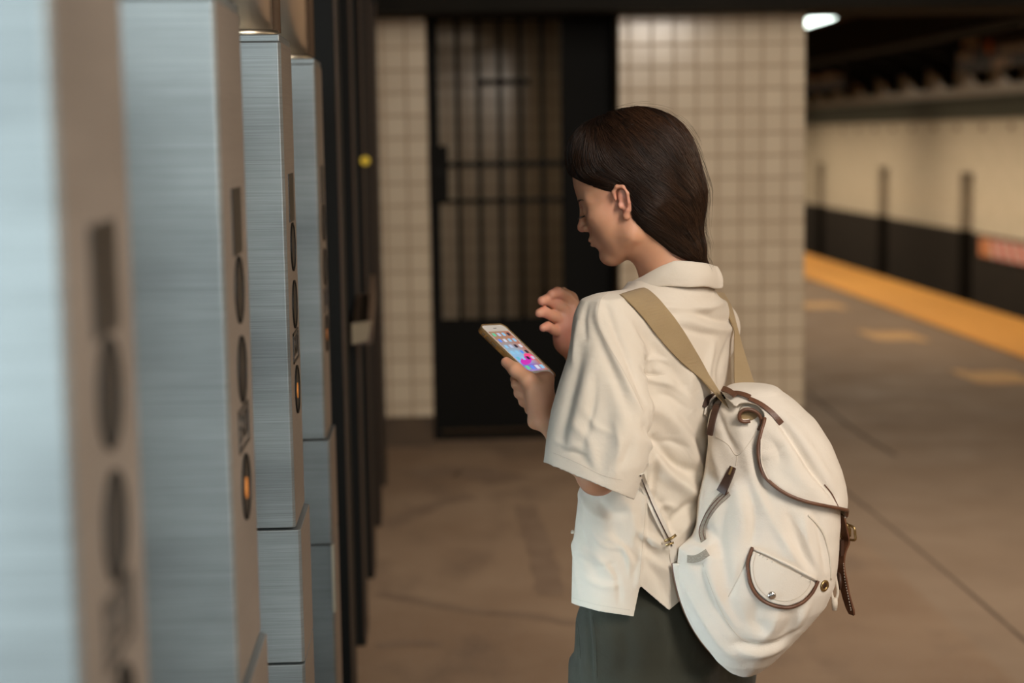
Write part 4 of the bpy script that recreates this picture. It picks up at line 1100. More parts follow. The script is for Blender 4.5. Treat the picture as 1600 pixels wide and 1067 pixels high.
# ------------------------------------------------------------------ trousers and shoes
tr = Solid()
tr.loft([(.10, *bq_(-.01, .095), .088, .095, ANG), (.45, *bq_(.0, .095), .095, .105, ANG), (zrow(1060), *bq_(.0, .085), .100, .118, ANG), (zrow(1020), *bq_(0, .075), .105, .120, ANG)], .03)
tr.loft([(.10, *bq_(-.01, -.095), .088, .095, ANG), (.45, *bq_(.0, -.095), .095, .105, ANG), (zrow(1060), *bq_(.0, -.085), .100, .118, ANG), (zrow(1020), *bq_(0, -.075), .105, .120, ANG)], .03)
tr.loft([(zrow(1055), *bq_(.004, 0), .192, .119, ANG), (zrow(1000), *bq_(.006, 0), .193, .120, ANG), (zrow(950), *bq_(.006, 0), .190, .117, ANG), (zrow(860), *bq_(0, 0), .145, .095, ANG), (zrow(830), *bq_(0, 0), .140, .090, ANG)], .03)
G, lo, hh = tr.grid((.02, 2.36, .085), (.76, 3.06, zrow(815)), .004)
tv, tq = polygonise(G, lo, hh); del G
c = tv[tq].mean(1); tv, tq, _ = keep_faces(tv, tq, (c[:, 2] > .103) & (c[:, 2] < zrow(834))); tv = smooth(tv, tq, 4, .5)
tb = bvh_of(tv, tq)
tv = folds(tv, tq, tb, [([(925, 958), (930, 1000), (932, 1060)], .006, .003), ([(918, 958), (922, 1000), (925, 1060)], .006, -.003), ([(1000, 930), (1030, 980), (1060, 1040)], .014, .004), ([(970, 975), (980, 1010), (975, 1055)], .015, -.004), ([(1040, 980), (1050, 1020), (1050, 1060)], .012, -.004), ([(896, 950), (902, 1000), (903, 1060)], .007, -.003)])
trou = np_mesh('trousers', tv, tq, M['trousers'], woman); solidify(trou, .0015)
tb = bvh_of(tv, tq); seam('side_seam', [(926, 962), (931, 1000), (933, 1058)], trou, tb, .0006, m=M['trousers'])
seam('pocket_seam', [(897, 952), (904, 985), (907, 1030)], trou, tb, .0006, m=M['trousers'])
M['shoe'] = mat('white_canvas_shoe', (.55, .50, .44), .8); M['sole'] = mat('rubber_sole', (.6, .57, .5), .7)
for sd in (1, -1):
    s_ = Solid(); a0 = bp(-.03, .098*sd, .05)
    s_.ell(bp(-.015, .098*sd, .055), (.045, .038, .05), .03); s_.cap(bp(.0, .098*sd, .045), bp(.16, .108*sd, .028), .038, .028, .03)
    s_.fn(lambda X, Y, Z: Z-.022+0*X+0*Y, (-1, -1, -1), (1.5, 4, .022), .004, 's')
    G, lo, hh = s_.grid((a0.x-.30, a0.y-.30, -.02), (a0.x+.30, a0.y+.30, .14), .004); v, q = polygonise(G, lo, hh); v = smooth(v, q, 2, .5)
    sh = np_mesh('shoe', v, q, M['shoe'], woman)
    bm = bmesh.new(); pts = []
    for i in range(40):
        a = 2*math.pi*i/40; u = math.cos(a); w_ = math.sin(a); L_ = .125 if u > 0 else .085
        pts.append(bp(.055+u*(.135 if u > 0 else .13), .103*sd+w_*(.045-.006*u), 0))
    prism(bm, [(p.x, p.y) for p in pts], 2, 0, .024); mesh_obj('sole', bm, M['sole'], sh, bevel=.003)
# ------------------------------------------------------------------ backpack
M['canvas'] = linen('cream_canvas', (.76, .69, .60), (.80, .73, .64), wv=650, bump=.5)
M['leather'] = mat('brown_leather', (.11, .045, .024), .42, noise=60, col2=(.17, .075, .04), bump=.3, bscale=500)
M['leather_dark'] = mat('dark_leather', (.045, .022, .014), .45, noise=50, col2=(.07, .032, .02))
M['web'] = linen('tan_webbing', (.40, .28, .145), (.46, .33, .175), wv=1500, bump=1.0)
M['zip'] = mat('zip_tape', (.40, .35, .28), .8, noise=300, col2=(.25, .21, .17), stretch=(1, 1, 4))
M['brass'] = mat('aged_brass', (.42, .30, .14), .35, 1)
M['snap'] = mat('steel_snap', (.75, .70, .66), .25, 1)
M['cord'] = mat('cotton_cord', (.74, .67, .57), .9, bump=.6, bscale=900)
bag = Solid()
def brow_(py, xl, xr, Y, b, ang=0.0):
    c = P((xl+xr)/2, py, Y); a = (xr-xl)/2*Y*1.02/F_PX
    if ang:
        a = math.sqrt(max(a*a-(b*math.sin(ang))**2, 1e-5))/math.cos(ang)
    return (c.z, c.x, c.y, a, b, ang)
AB = -.30
rows = [(622, 1150, 1205, 2.600, .030), (640, 1124, 1234, 2.600, .052), (665, 1112, 1262, 2.590, .064), (700, 1107, 1284, 2.580, .074), (740, 1102, 1300, 2.572, .082), (780, 1092, 1310, 2.565, .088), (820, 1089, 1311, 2.560, .092), (838, 1082, 1309, 2.557, .093), (853, 1060, 1308, 2.556, .094),
        (880, 1057, 1306, 2.553, .095), (910, 1060, 1302, 2.552, .095), (940, 1068, 1290, 2.553, .093), (970, 1080, 1266, 2.555, .088), (1000, 1097, 1240, 2.558, .080), (1025, 1116, 1216, 2.562, .066), (1042, 1135, 1196, 2.566, .045), (1052, 1152, 1178, 2.57, .02)]
bag.loft([brow_(py, xl, xr, Y, b, AB) for py, xl, xr, Y, b in rows], .02, pw=2.25)
bag.ell(P(1166, 648, 2.60), (.048, .046, .024), .04)
def shirt_sub(X, Y, Z):
    B = np.broadcast_arrays(X, Y, Z); return shirt.at(np.stack([b.ravel() for b in B], 1)).reshape(B[0].shape)-.004
bag.fn(shirt_sub, (.3, 2.4, .60), (.56, 2.75, 1.2), .01, 's')
G, lo, hh = bag.grid((.34, 2.40, P(1150, 1070, 2.57).z), (.72, 2.75, P(1150, 600, 2.6).z), .0022)
gv, gq = polygonise(G, lo, hh); gv = smooth(gv, gq, 6, .5)
gb = bvh_of(gv, gq)
BF = [
 # side panel drape
 ([(1150, 650), (1165, 700), (1185, 760), (1215, 820), (1235, 880)], .012, .006), ([(1182, 700), (1188, 750), (1205, 800), (1222, 850)], .010, -.007), ([(1150, 760), (1160, 810), (1150, 860)], .014, .005),
 ([(1135, 780), (1125, 830), (1130, 880), (1140, 920)], .011, -.006), ([(1112, 700), (1125, 740), (1130, 760)], .010, .004), ([(1170, 760), (1178, 810), (1175, 850)], .009, -.005),
 ([(1190, 770), (1215, 830), (1255, 885), (1270, 900)], .008, .005), ([(1232, 800), (1245, 840), (1262, 885)], .009, -.005), ([(1258, 805), (1262, 850), (1280, 890)], .008, .005),
 ([(1275, 805), (1285, 850), (1290, 885)], .007, -.005), ([(1168, 870), (1150, 910), (1135, 935)], .005, -.003), ([(1062, 900), (1090, 950), (1120, 1000), (1150, 1030)], .010, .005),
 ([(1085, 850), (1105, 920), (1140, 980), (1170, 1005)], .010, -.004), ([(1100, 870), (1120, 930), (1150, 985)], .010, .005), ([(1130, 905), (1140, 950), (1160, 980)], .012, -.004), ([(1185, 945), (1180, 970), (1200, 990)], .011, -.005),
 ([(1150, 1005), (1185, 1008), (1215, 1005), (1245, 985)], .007, -.006), ([(1155, 1018), (1190, 1022), (1225, 1010)], .010, .006), ([(1215, 960), (1205, 985), (1190, 1000)], .010, .005), ([(1240, 955), (1235, 975), (1220, 995)], .009, -.004), ([(1262, 945), (1252, 965), (1240, 985)], .008, .005),
 ([(1120, 640), (1135, 680), (1150, 705)], .006, -.004), ([(1095, 820), (1112, 835), (1120, 860)], .010, -.006), ([(1080, 850), (1100, 858), (1112, 850)], .007, .004), ([(1078, 880), (1092, 882), (1106, 872)], .006, -.004),
 ([(1205, 690), (1215, 710), (1218, 730)], .008, -.003),
]
gv = folds(gv, gq, gb, BF); gv = smooth(gv, gq, 1, .3)
bagE = empty('backpack', tuple(P(1185, 1052, 2.57)), 'cream canvas backpack with brown leather piping worn on the woman\'s back', 'backpack')
gb = bvh_of(gv, gq)
np_mesh('bag_body', gv, gq, M['canvas'], bagE)
# lid flap: a second skin over the top, its edge following the piping
LID = [(1150, 652), (1160, 640), (1172, 640), (1186, 648), (1190, 662), (1184, 690), (1184, 715), (1192, 742), (1210, 764), (1238, 782), (1270, 792), (1310, 800), (1330, 800), (1330, 600), (1130, 600), (1140, 640)]
def inpoly2(px, py, poly):
    ins = np.zeros(len(px), bool); n = len(poly)
    for i in range(n):
        x1, y1 = poly[i]; x2, y2 = poly[i-1]
        c = ((y1 > py) != (y2 > py)) & (px < (x2-x1)*(py-y1)/((y2-y1) if y2 != y1 else 1e-9)+x1); ins ^= c
    return ins
lidp = [(p[0], p[1]) for p in spline2([(1152, 648), (1160, 640), (1174, 640), (1186, 648), (1190, 664), (1184, 690), (1184, 716), (1192, 742), (1210, 764), (1238, 782), (1270, 792), (1312, 800)], 6)] + [(1340, 800), (1340, 590), (1120, 590), (1135, 630)]
gn = vnormals(gv, gq)
px, py = proj(gv); facing = ((gv-np.array(CAM))*gn).sum(1) < 0
# near side follows the traced edge; the far side mirrors it roughly by height
seli = inpoly2(px, py, lidp) & facing
zl = np.interp(gv[:, 0], [.44, .50, .56, .62], [P(1150, 655, 2.6).z, P(1190, 735, 2.6).z, P(1240, 782, 2.6).z, P(1312, 800, 2.6).z])
seli |= (~facing) & (gv[:, 2] > zl)
puff = .0085+.006*np.clip((gv[:, 2]-zl)/.05, 0, 1)
lv = gv + gn*puff[:, None]
fk = seli[gq].all(1); lv, lq, _ = keep_faces(lv, gq, fk); lv = smooth(lv, lq, 6, .5)
# snap the jagged rim onto the traced edge by smoothing rim vertices along it
def rim(v, q):
    e = np.sort(np.concatenate([q[:, [0, 1]], q[:, [1, 2]], q[:, [2, 3]], q[:, [3, 0]]]), 1); u, c = np.unique(e, axis=0, return_counts=True); return u[c == 1]
rm = rim(lv, lq)
for _ in range(10):
    s_ = np.zeros_like(lv); c_ = np.zeros(len(lv))
    for a, b in ((0, 1), (1, 0)):
        np.add.at(s_, rm[:, a], lv[rm[:, b]]); np.add.at(c_, rm[:, a], 1)
    m_ = c_ > 0; lv[m_] = .5*lv[m_]+.5*s_[m_]/c_[m_][:, None]
lb = bvh_of(lv, lq)
LF = [([(1215, 655), (1240, 690), (1270, 735), (1305, 780)], .006, -.010), ([(1225, 652), (1262, 700), (1300, 755)], .012, .005), ([(1205, 690), (1222, 712), (1235, 730)], .010, -.003), ([(1195, 705), (1215, 700), (1225, 695)], .005, -.0025),
      ([(1200, 670), (1225, 700), (1250, 745), (1290, 785)], .014, .006), ([(1188, 715), (1205, 712), (1218, 706)], .004, .002), ([(1200, 742), (1225, 762), (1255, 775)], .010, .003)]
lv = folds(lv, lq, lb, LF); lv = smooth(lv, lq, 2, .4); lb = bvh_of(lv, lq)
lid = np_mesh('lid_flap', lv, lq, M['canvas'], bagE); solidify(lid, .003)
rm = rim(lv, lq)
def chainloops(e):
    nb_ = {}
    for a, b in e: nb_.setdefault(int(a), []).append(int(b)); nb_.setdefault(int(b), []).append(int(a))
    seen = set(); loops = []
    for s in list(nb_):
        if s in seen: continue
        lp = [s]; seen.add(s); cur = s
        while True:
            nx = [t for t in nb_[cur] if t not in seen]
            if not nx: break
            cur = nx[0]; lp.append(cur); seen.add(cur)
        loops.append(lp)
    return loops
big = max(chainloops(rm), key=len)
big3 = np.array([lv[i] for i in big]); rx_, ry_ = proj(big3); okp = (ry_ > 650) & (rx_ > 1150)
st0 = int(np.argmax(~okp)); order = [(st0+k) % len(big) for k in range(len(big))]; run, best_ = [], []
for k in order:
    if okp[k]: run.append(k)
    else:
        if len(run) > len(best_): best_ = run
        run = []
if len(run) > len(best_): best_ = run
pts = [Vector(big3[k]) for k in best_][::3]
for _ in range(6): pts = [pts[0]]+[(pts[i-1]+pts[i]*2+pts[i+1])/4 for i in range(1, len(pts)-1)]+[pts[-1]]
bm = bmesh.new(); tube(bm, pts, .0030, 8); mesh_obj('lid_piping', bm, M['leather'], lid)
def on(px, py, off=.0015, b=None):
    for bb in ([b] if b else [lb, gb]):
        r = hit(bb, px, py, off)
        if r: return r
    return None
def line_on(name, pts, r, m, parent, off=.0012, b=None, n=8, ends=None):
    q = [on(x, y, off, b) for x, y, _ in spline2(pts, n)]; q = [p[0] for p in q if p]; m_ = sorted(p.y for p in q)[len(q)//2] if q else 0; q = [p for i, p in enumerate(q) if (i == 0 and abs(p.y-m_) < .08) or (i > 0 and (p-q[i-1]).length < .022)]
    if len(q) < 2: print('no hit', name); return None
    for _ in range(2): q = [q[0]]+[(q[i-1]+q[i]*2+q[i+1])/4 for i in range(1, len(q)-1)]+[q[-1]]
    bm = bmesh.new(); tube(bm, q, r, 8); return mesh_obj(name, bm, m, parent)
def band_on(name, pts, wpx, th, m, parent, off=.002, b=None, n=6):
    sp = spline2(pts, n); C_, N_ = [], []
    for x, y, _ in sp:
        r = on(x, y, off, b)
        if r: C_.append(r[0]); N_.append(r[1])
    k = len(C_)
    for _ in range(6):
        C_[1:-1] = [(C_[i-1]+C_[i]*2+C_[i+1])/4 for i in range(1, k-1)]; N_[1:-1] = [(N_[i-1]+N_[i]+N_[i+1])/3 for i in range(1, k-1)]
    L_, R_ = [], []
    for i in range(k):
        t = (C_[min(i+1, k-1)]-C_[max(i-1, 0)]).normalized(); sd = t.cross(N_[i]).normalized()
        w_ = (wpx[0]+(wpx[1]-wpx[0])*i/(k-1) if isinstance(wpx, tuple) else wpx)/2*2.56/F_PX; L_.append(C_[i]-sd*w_); R_.append(C_[i]+sd*w_)
    return ribbon(name, L_, R_, th, m, parent)
# curled front corner of the lid
cc = hit(gb, 1168, 656)[0]+Vector((0, -.004, 0))
cp = [P(x, y, cc.y-.006-.0*i) for i, (x, y) in enumerate([(1185, 672), (1190, 660), (1186, 648), (1176, 641), (1164, 640), (1156, 646), (1156, 655), (1162, 659), (1172, 658)])]
bm = bmesh.new(); tube(bm, catmull(cp, 6), .0030, 8); mesh_obj('curled_piping', bm, M['leather'], lid)
bm = bmesh.new(); q = catmull(cp, 6); 
prev = None
for p in q:
    a = bm.verts.new(p); b_ = bm.verts.new(p+Vector((.004, .035, .002)))
    if prev: bm.faces.new((prev[0], a, b_, prev[1])).smooth = True
    prev = (a, b_)
solidify(mesh_obj('curled_corner', bm, M['canvas'], lid), .002)
bm = bmesh.new(); c_ = hit(gb, 1170, 652)[0]; bmesh.ops.create_uvsphere(bm, u_segments=20, v_segments=12, radius=1, matrix=Matrix.Translation(c_+Vector((0, .002, 0))) @ Matrix.Diagonal((.016, .006, .009, 1))); mesh_obj('curled_lining', bm, M['web'], lid, smooth=True)
line_on('piping_stitch', [(1190, 668), (1189, 700), (1192, 730), (1208, 757), (1236, 776), (1270, 787), (1304, 793)], .0009, M['canvas'], lid, off=.001, b=lb)
# leather strap over the lid, hanging strap with buckle
band_on('lid_strap', [(1170, 624), (1186, 631), (1205, 645), (1222, 662)], (7, 9), .0025, M['leather'], bagE, off=.0022)
line_on('lid_crease_cord', [(1288, 757), (1300, 772), (1311, 795)], .0010, M['leather'], lid, off=.0002, b=lb)
def free_band(name, pts, wds, Y, th, m, parent, dirv=(.25, -.97, 0)):
    """strap seen nearly edge on: pts in the picture, width wds in metres along dirv"""
    q = catmull([P(x, y, Y) for x, y in pts], 6); d = Vector(dirv).normalized(); n = len(q); L_, R_ = [], []
    for i, p in enumerate(q):
        w_ = np.interp(i/(n-1), [k/(len(wds)-1) for k in range(len(wds))], wds)/2; L_.append(p-d*w_); R_.append(p+d*w_)
    return ribbon(name, L_, R_, th, m, parent)
YS = 2.585
DV = (.42, -.90, 0)
st = free_band('closure_strap', [(1311, 792), (1314, 808), (1318, 828), (1321, 845), (1315, 862), (1313, 882), (1317, 905), (1322, 930), (1328, 950), (1331, 960)], [.020]*9+[.012], YS, .0030, M['leather'], bagE, DV)
q = catmull([P(x, y, YS-.010) for x, y in [(1318, 880), (1320, 905), (1325, 930), (1330, 955)]], 12)
bm = bmesh.new()
for i in range(0, len(q)-1, 2): tube(bm, [q[i], q[i+1]], .0005, 5)
mesh_obj('strap_stitching', bm, M['cord'], st)
band_h = free_band('buckle_keeper', [(1309, 842), (1309, 866)], [.024, .024], YS+.002, .006, M['leather_dark'], bagE, DV)
bm = bmesh.new(); b0 = P(1324, 832, YS-.004)
loop = [b0+Vector((.42, -.90, 0)).normalized()*a+Vector((.003*math.sin(k), 0, c)) for k, (a, c) in enumerate([(-.013, -.010), (.013, -.010), (.015, 0), (.013, .012), (-.013, .012), (-.015, 0), (-.013, -.010)])]
tube(bm, catmull(loop, 4), .0021, 8); tube(bm, [b0+Vector((-.003, 0, .012)), b0+Vector((.004, -.002, 0)), b0+Vector((0, 0, -.013))], .0014, 6)
mesh_obj('buckle', bm, M['brass'], bagE)
bm = bmesh.new(); tube(bm, [P(1322, 818, YS-.006), P(1327, 826, YS-.006), P(1327, 838, YS-.006)], .0030, 8); mesh_obj('buckle_bar', bm, M['brass'], bagE)
# drawcord
dc = [(1304, 806), (1307, 830), (1305, 860), (1303, 885), (1300, 905), (1299, 925), (1303, 940)]
bm = bmesh.new(); tube(bm, catmull([P(x, y, 2.548) for x, y in dc], 6), .0026, 8)
tube(bm, catmull([P(x, y, 2.545) for x, y in [(1303, 885), (1306, 905), (1309, 925), (1306, 938)]], 6), .0024, 8)
kn = P(1304, 946, 2.545); tube(bm, [P(1304, 934, 2.545), P(1304, 942, 2.545), P(1304, 953, 2.545)], [.0045, .0052, .0040], 10)
mesh_obj('drawcord', bm, M['cord'], bagE)
line_on('gather_cord', [(1262, 805), (1285, 830), (1296, 870), (1298, 905)], .0016, M['cord'], bagE, off=.0005, b=gb)
# grommets
def disc_on(name, px, py, rads, m, parent, b=None, h_=.003):
    r = on(px, py, 0, b)
    if not r: print('no', name); return
    rot = r[1].to_track_quat('Z', 'Y').to_matrix().to_4x4(); bm = bmesh.new(); seg = 28; prev = None
    for (rr, zz) in rads:
        ring_ = [bm.verts.new((rr*math.cos(2*math.pi*i/seg), rr*math.sin(2*math.pi*i/seg), zz)) for i in range(seg)] if rr > 0 else [bm.verts.new((0, 0, zz))]
        if prev:
            for i in range(seg):
                if len(ring_) == 1: f = bm.faces.new((prev[i], prev[(i+1) % seg], ring_[0]))
                else: f = bm.faces.new((prev[i], prev[(i+1) % seg], ring_[(i+1) % seg], ring_[i]))
                f.smooth = True
        prev = ring_
    bm.transform(Matrix.Translation(r[0]) @ rot)
    return mesh_obj(name, bm, m, parent)
gm = disc_on('grommet', 1288, 915, [(.0095, -.001), (.0092, .0015), (.0078, .0028), (.0060, .0024), (.0046, .0010)], M['brass'], bagE, gb)
disc_on('grommet_hole', 1288, 915, [(.0050, .0002), (.0048, .0008), (0, .0008)], M['leather_dark'], gm or bagE, gb)
bm = bmesh.new(); cyl(bm, tuple(P(1308, 908, 2.57)), .014, .004, axis=0, seg=24); mesh_obj('side_grommet', bm, M['leather_dark'], bagE)
# side pocket with its rounded flap
PK = [(1176, 856), (1169, 880), (1171, 905), (1182, 928), (1203, 943), (1228, 948), (1252, 940), (1268, 924), (1276, 906)]
pk = [(p[0], p[1]) for p in spline2(PK, 6)]
gn = vnormals(gv, gq); px, py = proj(gv); facing = ((gv-np.array(CAM))*gn).sum(1) < 0
se = inpoly2(px, py, pk) & facing
pv = gv+gn*.0045; fk = se[gq].all(1); pv, pq, _ = keep_faces(pv, gq, fk); pv = smooth(pv, pq, 16, .5)
rm = rim(pv, pq)
for _ in range(8):
    s_ = np.zeros_like(pv); c_ = np.zeros(len(pv))
    for a, b in ((0, 1), (1, 0)): np.add.at(s_, rm[:, a], pv[rm[:, b]]); np.add.at(c_, rm[:, a], 1)
    m_ = c_ > 0; pv[m_] = .5*pv[m_]+.5*s_[m_]/c_[m_][:, None]
pf = np_mesh('pocket_flap', pv, pq, M['canvas'], bagE); solidify(pf, .0035); pb = bvh_of(pv, pq)
line_on('pocket_piping', PK, .0028, M['leather'], pf, off=.0035, b=gb)
line_on('pocket_fold', [(1177, 857), (1205, 869), (1240, 886), (1275, 905)], .0022, M['canvas'], pf, off=.0022, b=gb)
line_on('pocket_stitch', [(1182, 862), (1177, 882), (1179, 904), (1189, 923), (1206, 935), (1229, 939), (1249, 932), (1262, 919), (1268, 906)], .0005, M['seam'], pf, off=.0003, b=pb)
disc_on('snap', 1206, 930, [(.0066, -.001), (.0064, .0014), (.0050, .0030), (.0028, .0038), (0, .0040)], M['snap'], pf, pb)
# zip with its leather pull
band_on('zip_tape', [(1138, 768), (1120, 785), (1105, 808), (1098, 830), (1100, 845)], (15, 11), .0016, M['zip'], bagE, off=.0012, b=gb)
band_on('zip_tape', [(1075, 873), (1090, 873), (1106, 863)], (12, 12), .0016, M['zip'], bagE, off=.0012, b=gb)
for dpx in (-3, 3): line_on('zip_teeth', [(1137+dpx, 769), (1119+dpx, 786), (1104+dpx, 809), (1097+dpx, 831), (1100+dpx, 844)], .0007, M['leather'], bagE, off=.0025, b=gb)
band_on('zip_pull', [(1147, 730), (1142, 742), (1134, 758), (1129, 769)], (10, 17), .004, M['leather_dark'], bagE, off=.004, b=gb)
line_on('zip_slider', [(1147, 730), (1145, 736), (1142, 743)], .0018, M['brass'], bagE, off=.007, b=gb)
# seams and bottom piping
line_on('panel_seam', [(1119, 682), (1138, 695), (1152, 712), (1172, 690), (1182, 672)], .0005, M['seam'], bagE, off=.0003, b=gb)
line_on('panel_seam', [(1152, 712), (1150, 728)], .0005, M['seam'], bagE, off=.0003, b=gb)
line_on('panel_seam', [(1098, 880), (1118, 935), (1142, 980), (1165, 1002), (1195, 1004), (1218, 1000)], .0006, M['seam'], bagE, off=.0002, b=gb)
line_on('panel_seam', [(1170, 868), (1155, 900), (1138, 932)], .0005, M['seam'], bagE, off=.0002, b=gb)
bp_pts = [(1053, 880), (1058, 910), (1068, 945), (1084, 980), (1105, 1010), (1128, 1032), (1150, 1047)]
bm = bmesh.new(); q = catmull([P(x-1, y, 2.553) for x, y in bp_pts], 6); tube(bm, q, .0032, 8); mesh_obj('base_piping', bm, M['leather'], bagE)
# back edge panel between the piping and the body: closes the bag towards her back
bm = bmesh.new(); q2 = catmull([P(x, y, 2.56) for x, y in [(1076, 872), (1080, 905), (1090, 940), (1104, 975), (1122, 1002), (1140, 1022), (1158, 1040)]], 6); prev = None
for a, b_ in zip(q, q2):
    cur = [bm.verts.new(a), bm.verts.new((a+b_)/2+Vector((0, -.012, 0))), bm.verts.new(b_)]
    if prev:
        for k in range(2): bm.faces.new((prev[k], cur[k], cur[k+1], prev[k+1])).smooth = True
    prev = cur
solidify(mesh_obj('back_panel_edge', bm, M['canvas'], bagE, smooth=True), .003)
# grab loop
def band_any(name, pts, w0, w1, th, m, off=.003):
    C_, N_ = [], []
    for x, y, _ in spline2(pts, 6):
        hs = [h for h in (hit(b_, x, y, off) for b_ in (lb, gb, sb)) if h]
        if hs: h = min(hs, key=lambda h: (h[0]-CAM).length); C_.append(h[0]); N_.append(h[1])
    k = len(C_)
    for _ in range(8):
        C_[1:-1] = [(C_[i-1]+C_[i]*2+C_[i+1])/4 for i in range(1, k-1)]; N_[1:-1] = [(N_[i-1]+N_[i]+N_[i+1])/3 for i in range(1, k-1)]
    L_, R_ = [], []
    for i in range(k):
        t = (C_[min(i+1, k-1)]-C_[max(i-1, 0)]).normalized(); v_ = (CAM-C_[i]).normalized(); sd = t.cross((N_[i]+v_).normalized()).normalized()
        w_ = (w0+(w1-w0)*i/(k-1))/2*2.58/F_PX; L_.append(C_[i]-sd*w_); R_.append(C_[i]+sd*w_)
    return ribbon(name, L_, R_, th, m, bagE)
band_any('grab_loop', [(1099, 636), (1103, 624), (1114, 617), (1130, 617)], 9, 8, .004, M['leather_dark'])
band_any('strap_tab', [(1131, 620), (1123, 636), (1117, 656), (1113, 680)], 11, 9, .004, M['leather_dark'], .005)
band_any('strap_anchor', [(1134, 612), (1143, 615), (1150, 623)], 9, 8, .004, M['leather'], .007)
band_any('strap_anchor', [(1148, 617), (1160, 618), (1172, 624)], 6, 7, .003, M['leather'], .006)

# shoulder straps: they belong to the bag
def strap(name, left, right, m, parent, off=.0035, b=None, Yf=None, extra=None):
    L_, R_ = [], []
    for (lx, ly, _), (rx, ry, _) in zip(spline2(left, 8), spline2(right, 8)):
        a, c = hit(b or sb, lx, ly, off), hit(b or sb, rx, ry, off)
        L_.append(a[0] if a else None); R_.append(c[0] if c else None)
    ok = [i for i in range(len(L_)) if L_[i] is not None and R_[i] is not None]
    return [L_[i] for i in ok], [R_[i] for i in ok]
def smoothline(q, it=6):
    for _ in range(it): q = [q[0]]+[(q[i-1]+q[i]*2+q[i+1])/4 for i in range(1, len(q)-1)]+[q[-1]]
    return q
Lp, Rp = strap('s', [(950, 447), (972, 466), (1000, 494), (1030, 530), (1062, 565), (1100, 598)], [(984, 440), (1012, 455), (1040, 482), (1064, 515), (1088, 555), (1113, 600)], M['web'], bagE)
# continue to the bag and over the shoulder to the front
endL, endR = P(1133, 633, 2.575), P(1141, 640, 2.565)
Lp += [Lp[-1].lerp(endL, t) for t in (.35, .7, 1)]; Rp += [Rp[-1].lerp(endR, t) for t in (.35, .7, 1)]
def near_on(p, off=.0035):
    loc, nrm, i, d = sb.find_nearest(p); 
    return loc+nrm*off if (p-loc).dot(nrm) > -1 else loc-nrm*off
front = [bp(.055, .098, zrow(470)), bp(.10, .105, zrow(520)), bp(.13, .11, zrow(580)), bp(.14, .13, zrow(650))]
frontR = [bp(.055, .062, zrow(462)), bp(.10, .070, zrow(515)), bp(.135, .078, zrow(575)), bp(.15, .10, zrow(645))]
Lp = [near_on(p) for p in front][::-1]+Lp; Rp = [near_on(p) for p in frontR][::-1]+Rp
ribbon('shoulder_strap', smoothline(Lp), smoothline(Rp), .0022, M['web'], bagE)
Lq = [P(*t) for t in ((1146, 512, 2.735), (1147, 540, 2.71), (1147, 580, 2.66), (1148, 614, 2.61))]; Rq = [P(*t) for t in ((1152, 512, 2.74), (1161, 545, 2.72), (1172, 580, 2.68), (1184, 616, 2.63))]
Lt, Rt = [P(1118, 457, 2.80), P(1130, 478, 2.775)], [P(1131, 458, 2.83), P(1143, 480, 2.80)]
top0 = [(bp(.05, -.10, zrow(480)), bp(.05, -.07, zrow(478)))]
ribbon('shoulder_strap', catmull(Lt+Lq, 6), catmull(Rt+Rq, 6), .0022, M['web'], bagE)
# lower adjuster strap coming from under the arm
low = []
for x, y, _ in spline2([(1000, 742), (1008, 762), (1022, 795), (1040, 832), (1050, 852), (1053, 878)], 8):
    r_ = [h for h in (hit(sb, x, y, .004), hit(sb, x+5, y, .004), hit(gb, x, y, .003)) if h]
    if r_: p_ = min((h[0] for h in r_), key=lambda p: p.y); low.append(P(x, y, p_.y))
low = smoothline(low, 8)
def offpt(p, dx): return p+Vector((dx, 0, dx*.5))
ribbon('adjuster_strap', [offpt(p, -.0055) for p in low], [offpt(p, .0055) for p in low], .002, M['canvas'], bagE)
bm = bmesh.new(); tube(bm, [p+Vector((.0, -.0025, 0)) for p in low[:-8]], .0009, 6); mesh_obj('adjuster_edging', bm, M['leather_dark'], bagE)
bm = bmesh.new(); b0 = P(1047, 842, 2.55); tube(bm, [b0+Vector((-.009, 0, -.003)), b0+Vector((.002, -.003, .002)), b0+Vector((.009, 0, .006))], .0024, 8); tube(bm, [b0+Vector((-.007, 0, -.010)), b0+Vector((.006, 0, -.006))], .0018, 8); mesh_obj('adjuster_buckle', bm, M['brass'], bagE)

# ------------------------------------------------------------------ phone
PL = Vector((-.085, .0736, .08)); PW = Vector((.0305, .0595, .004))
PL = PL.normalized(); PW = (PW-PL*PW.dot(PL)).normalized(); PN = PW.cross(PL).normalized()
PTL = P(750, 509, 2.790)
pc = PTL - PL*.069 + PW*.0335
phone = empty('smartphone', tuple(pc), 'white smartphone in a gold case, colourful screen lit, held in one hand', 'phone')
PM = Matrix(((PW.x, PL.x, PN.x, pc.x), (PW.y, PL.y, PN.y, pc.y), (PW.z, PL.z, PN.z, pc.z), (0, 0, 0, 1)))
M['case'] = mat('gold_case', (.42, .22, .07), .45, .4, noise=120, col2=(.28, .14, .04)); M['face'] = mat('phone_white', (.80, .76, .72), .25)
M['clear'] = mat('case_bumper', (.42, .27, .12), .2, .4)
def rr(w_, h_, r, n=8):
    out = []
    for cx, cy, a0 in ((w_-r, h_-r, 0), (-w_+r, h_-r, 90), (-w_+r, -h_+r, 180), (w_-r, -h_+r, 270)):
        for i in range(n+1):
            a = math.radians(a0+90*i/n); out.append((cx+r*math.cos(a), cy+r*math.sin(a)))
    return out
def slab(name, pts, z0, z1, m, parent=phone, bev=0):
    bm = bmesh.new(); prism(bm, pts, 2, z0, z1); bm.transform(PM); return mesh_obj(name, bm, m, parent, bevel=bev)
slab('case', rr(.0358, .0713, .012), -.0105, -.0022, M['case'], bev=.0018)
slab('face_plate', rr(.0335, .0690, .010), -.0020, .0002, M['face'], bev=.0003)
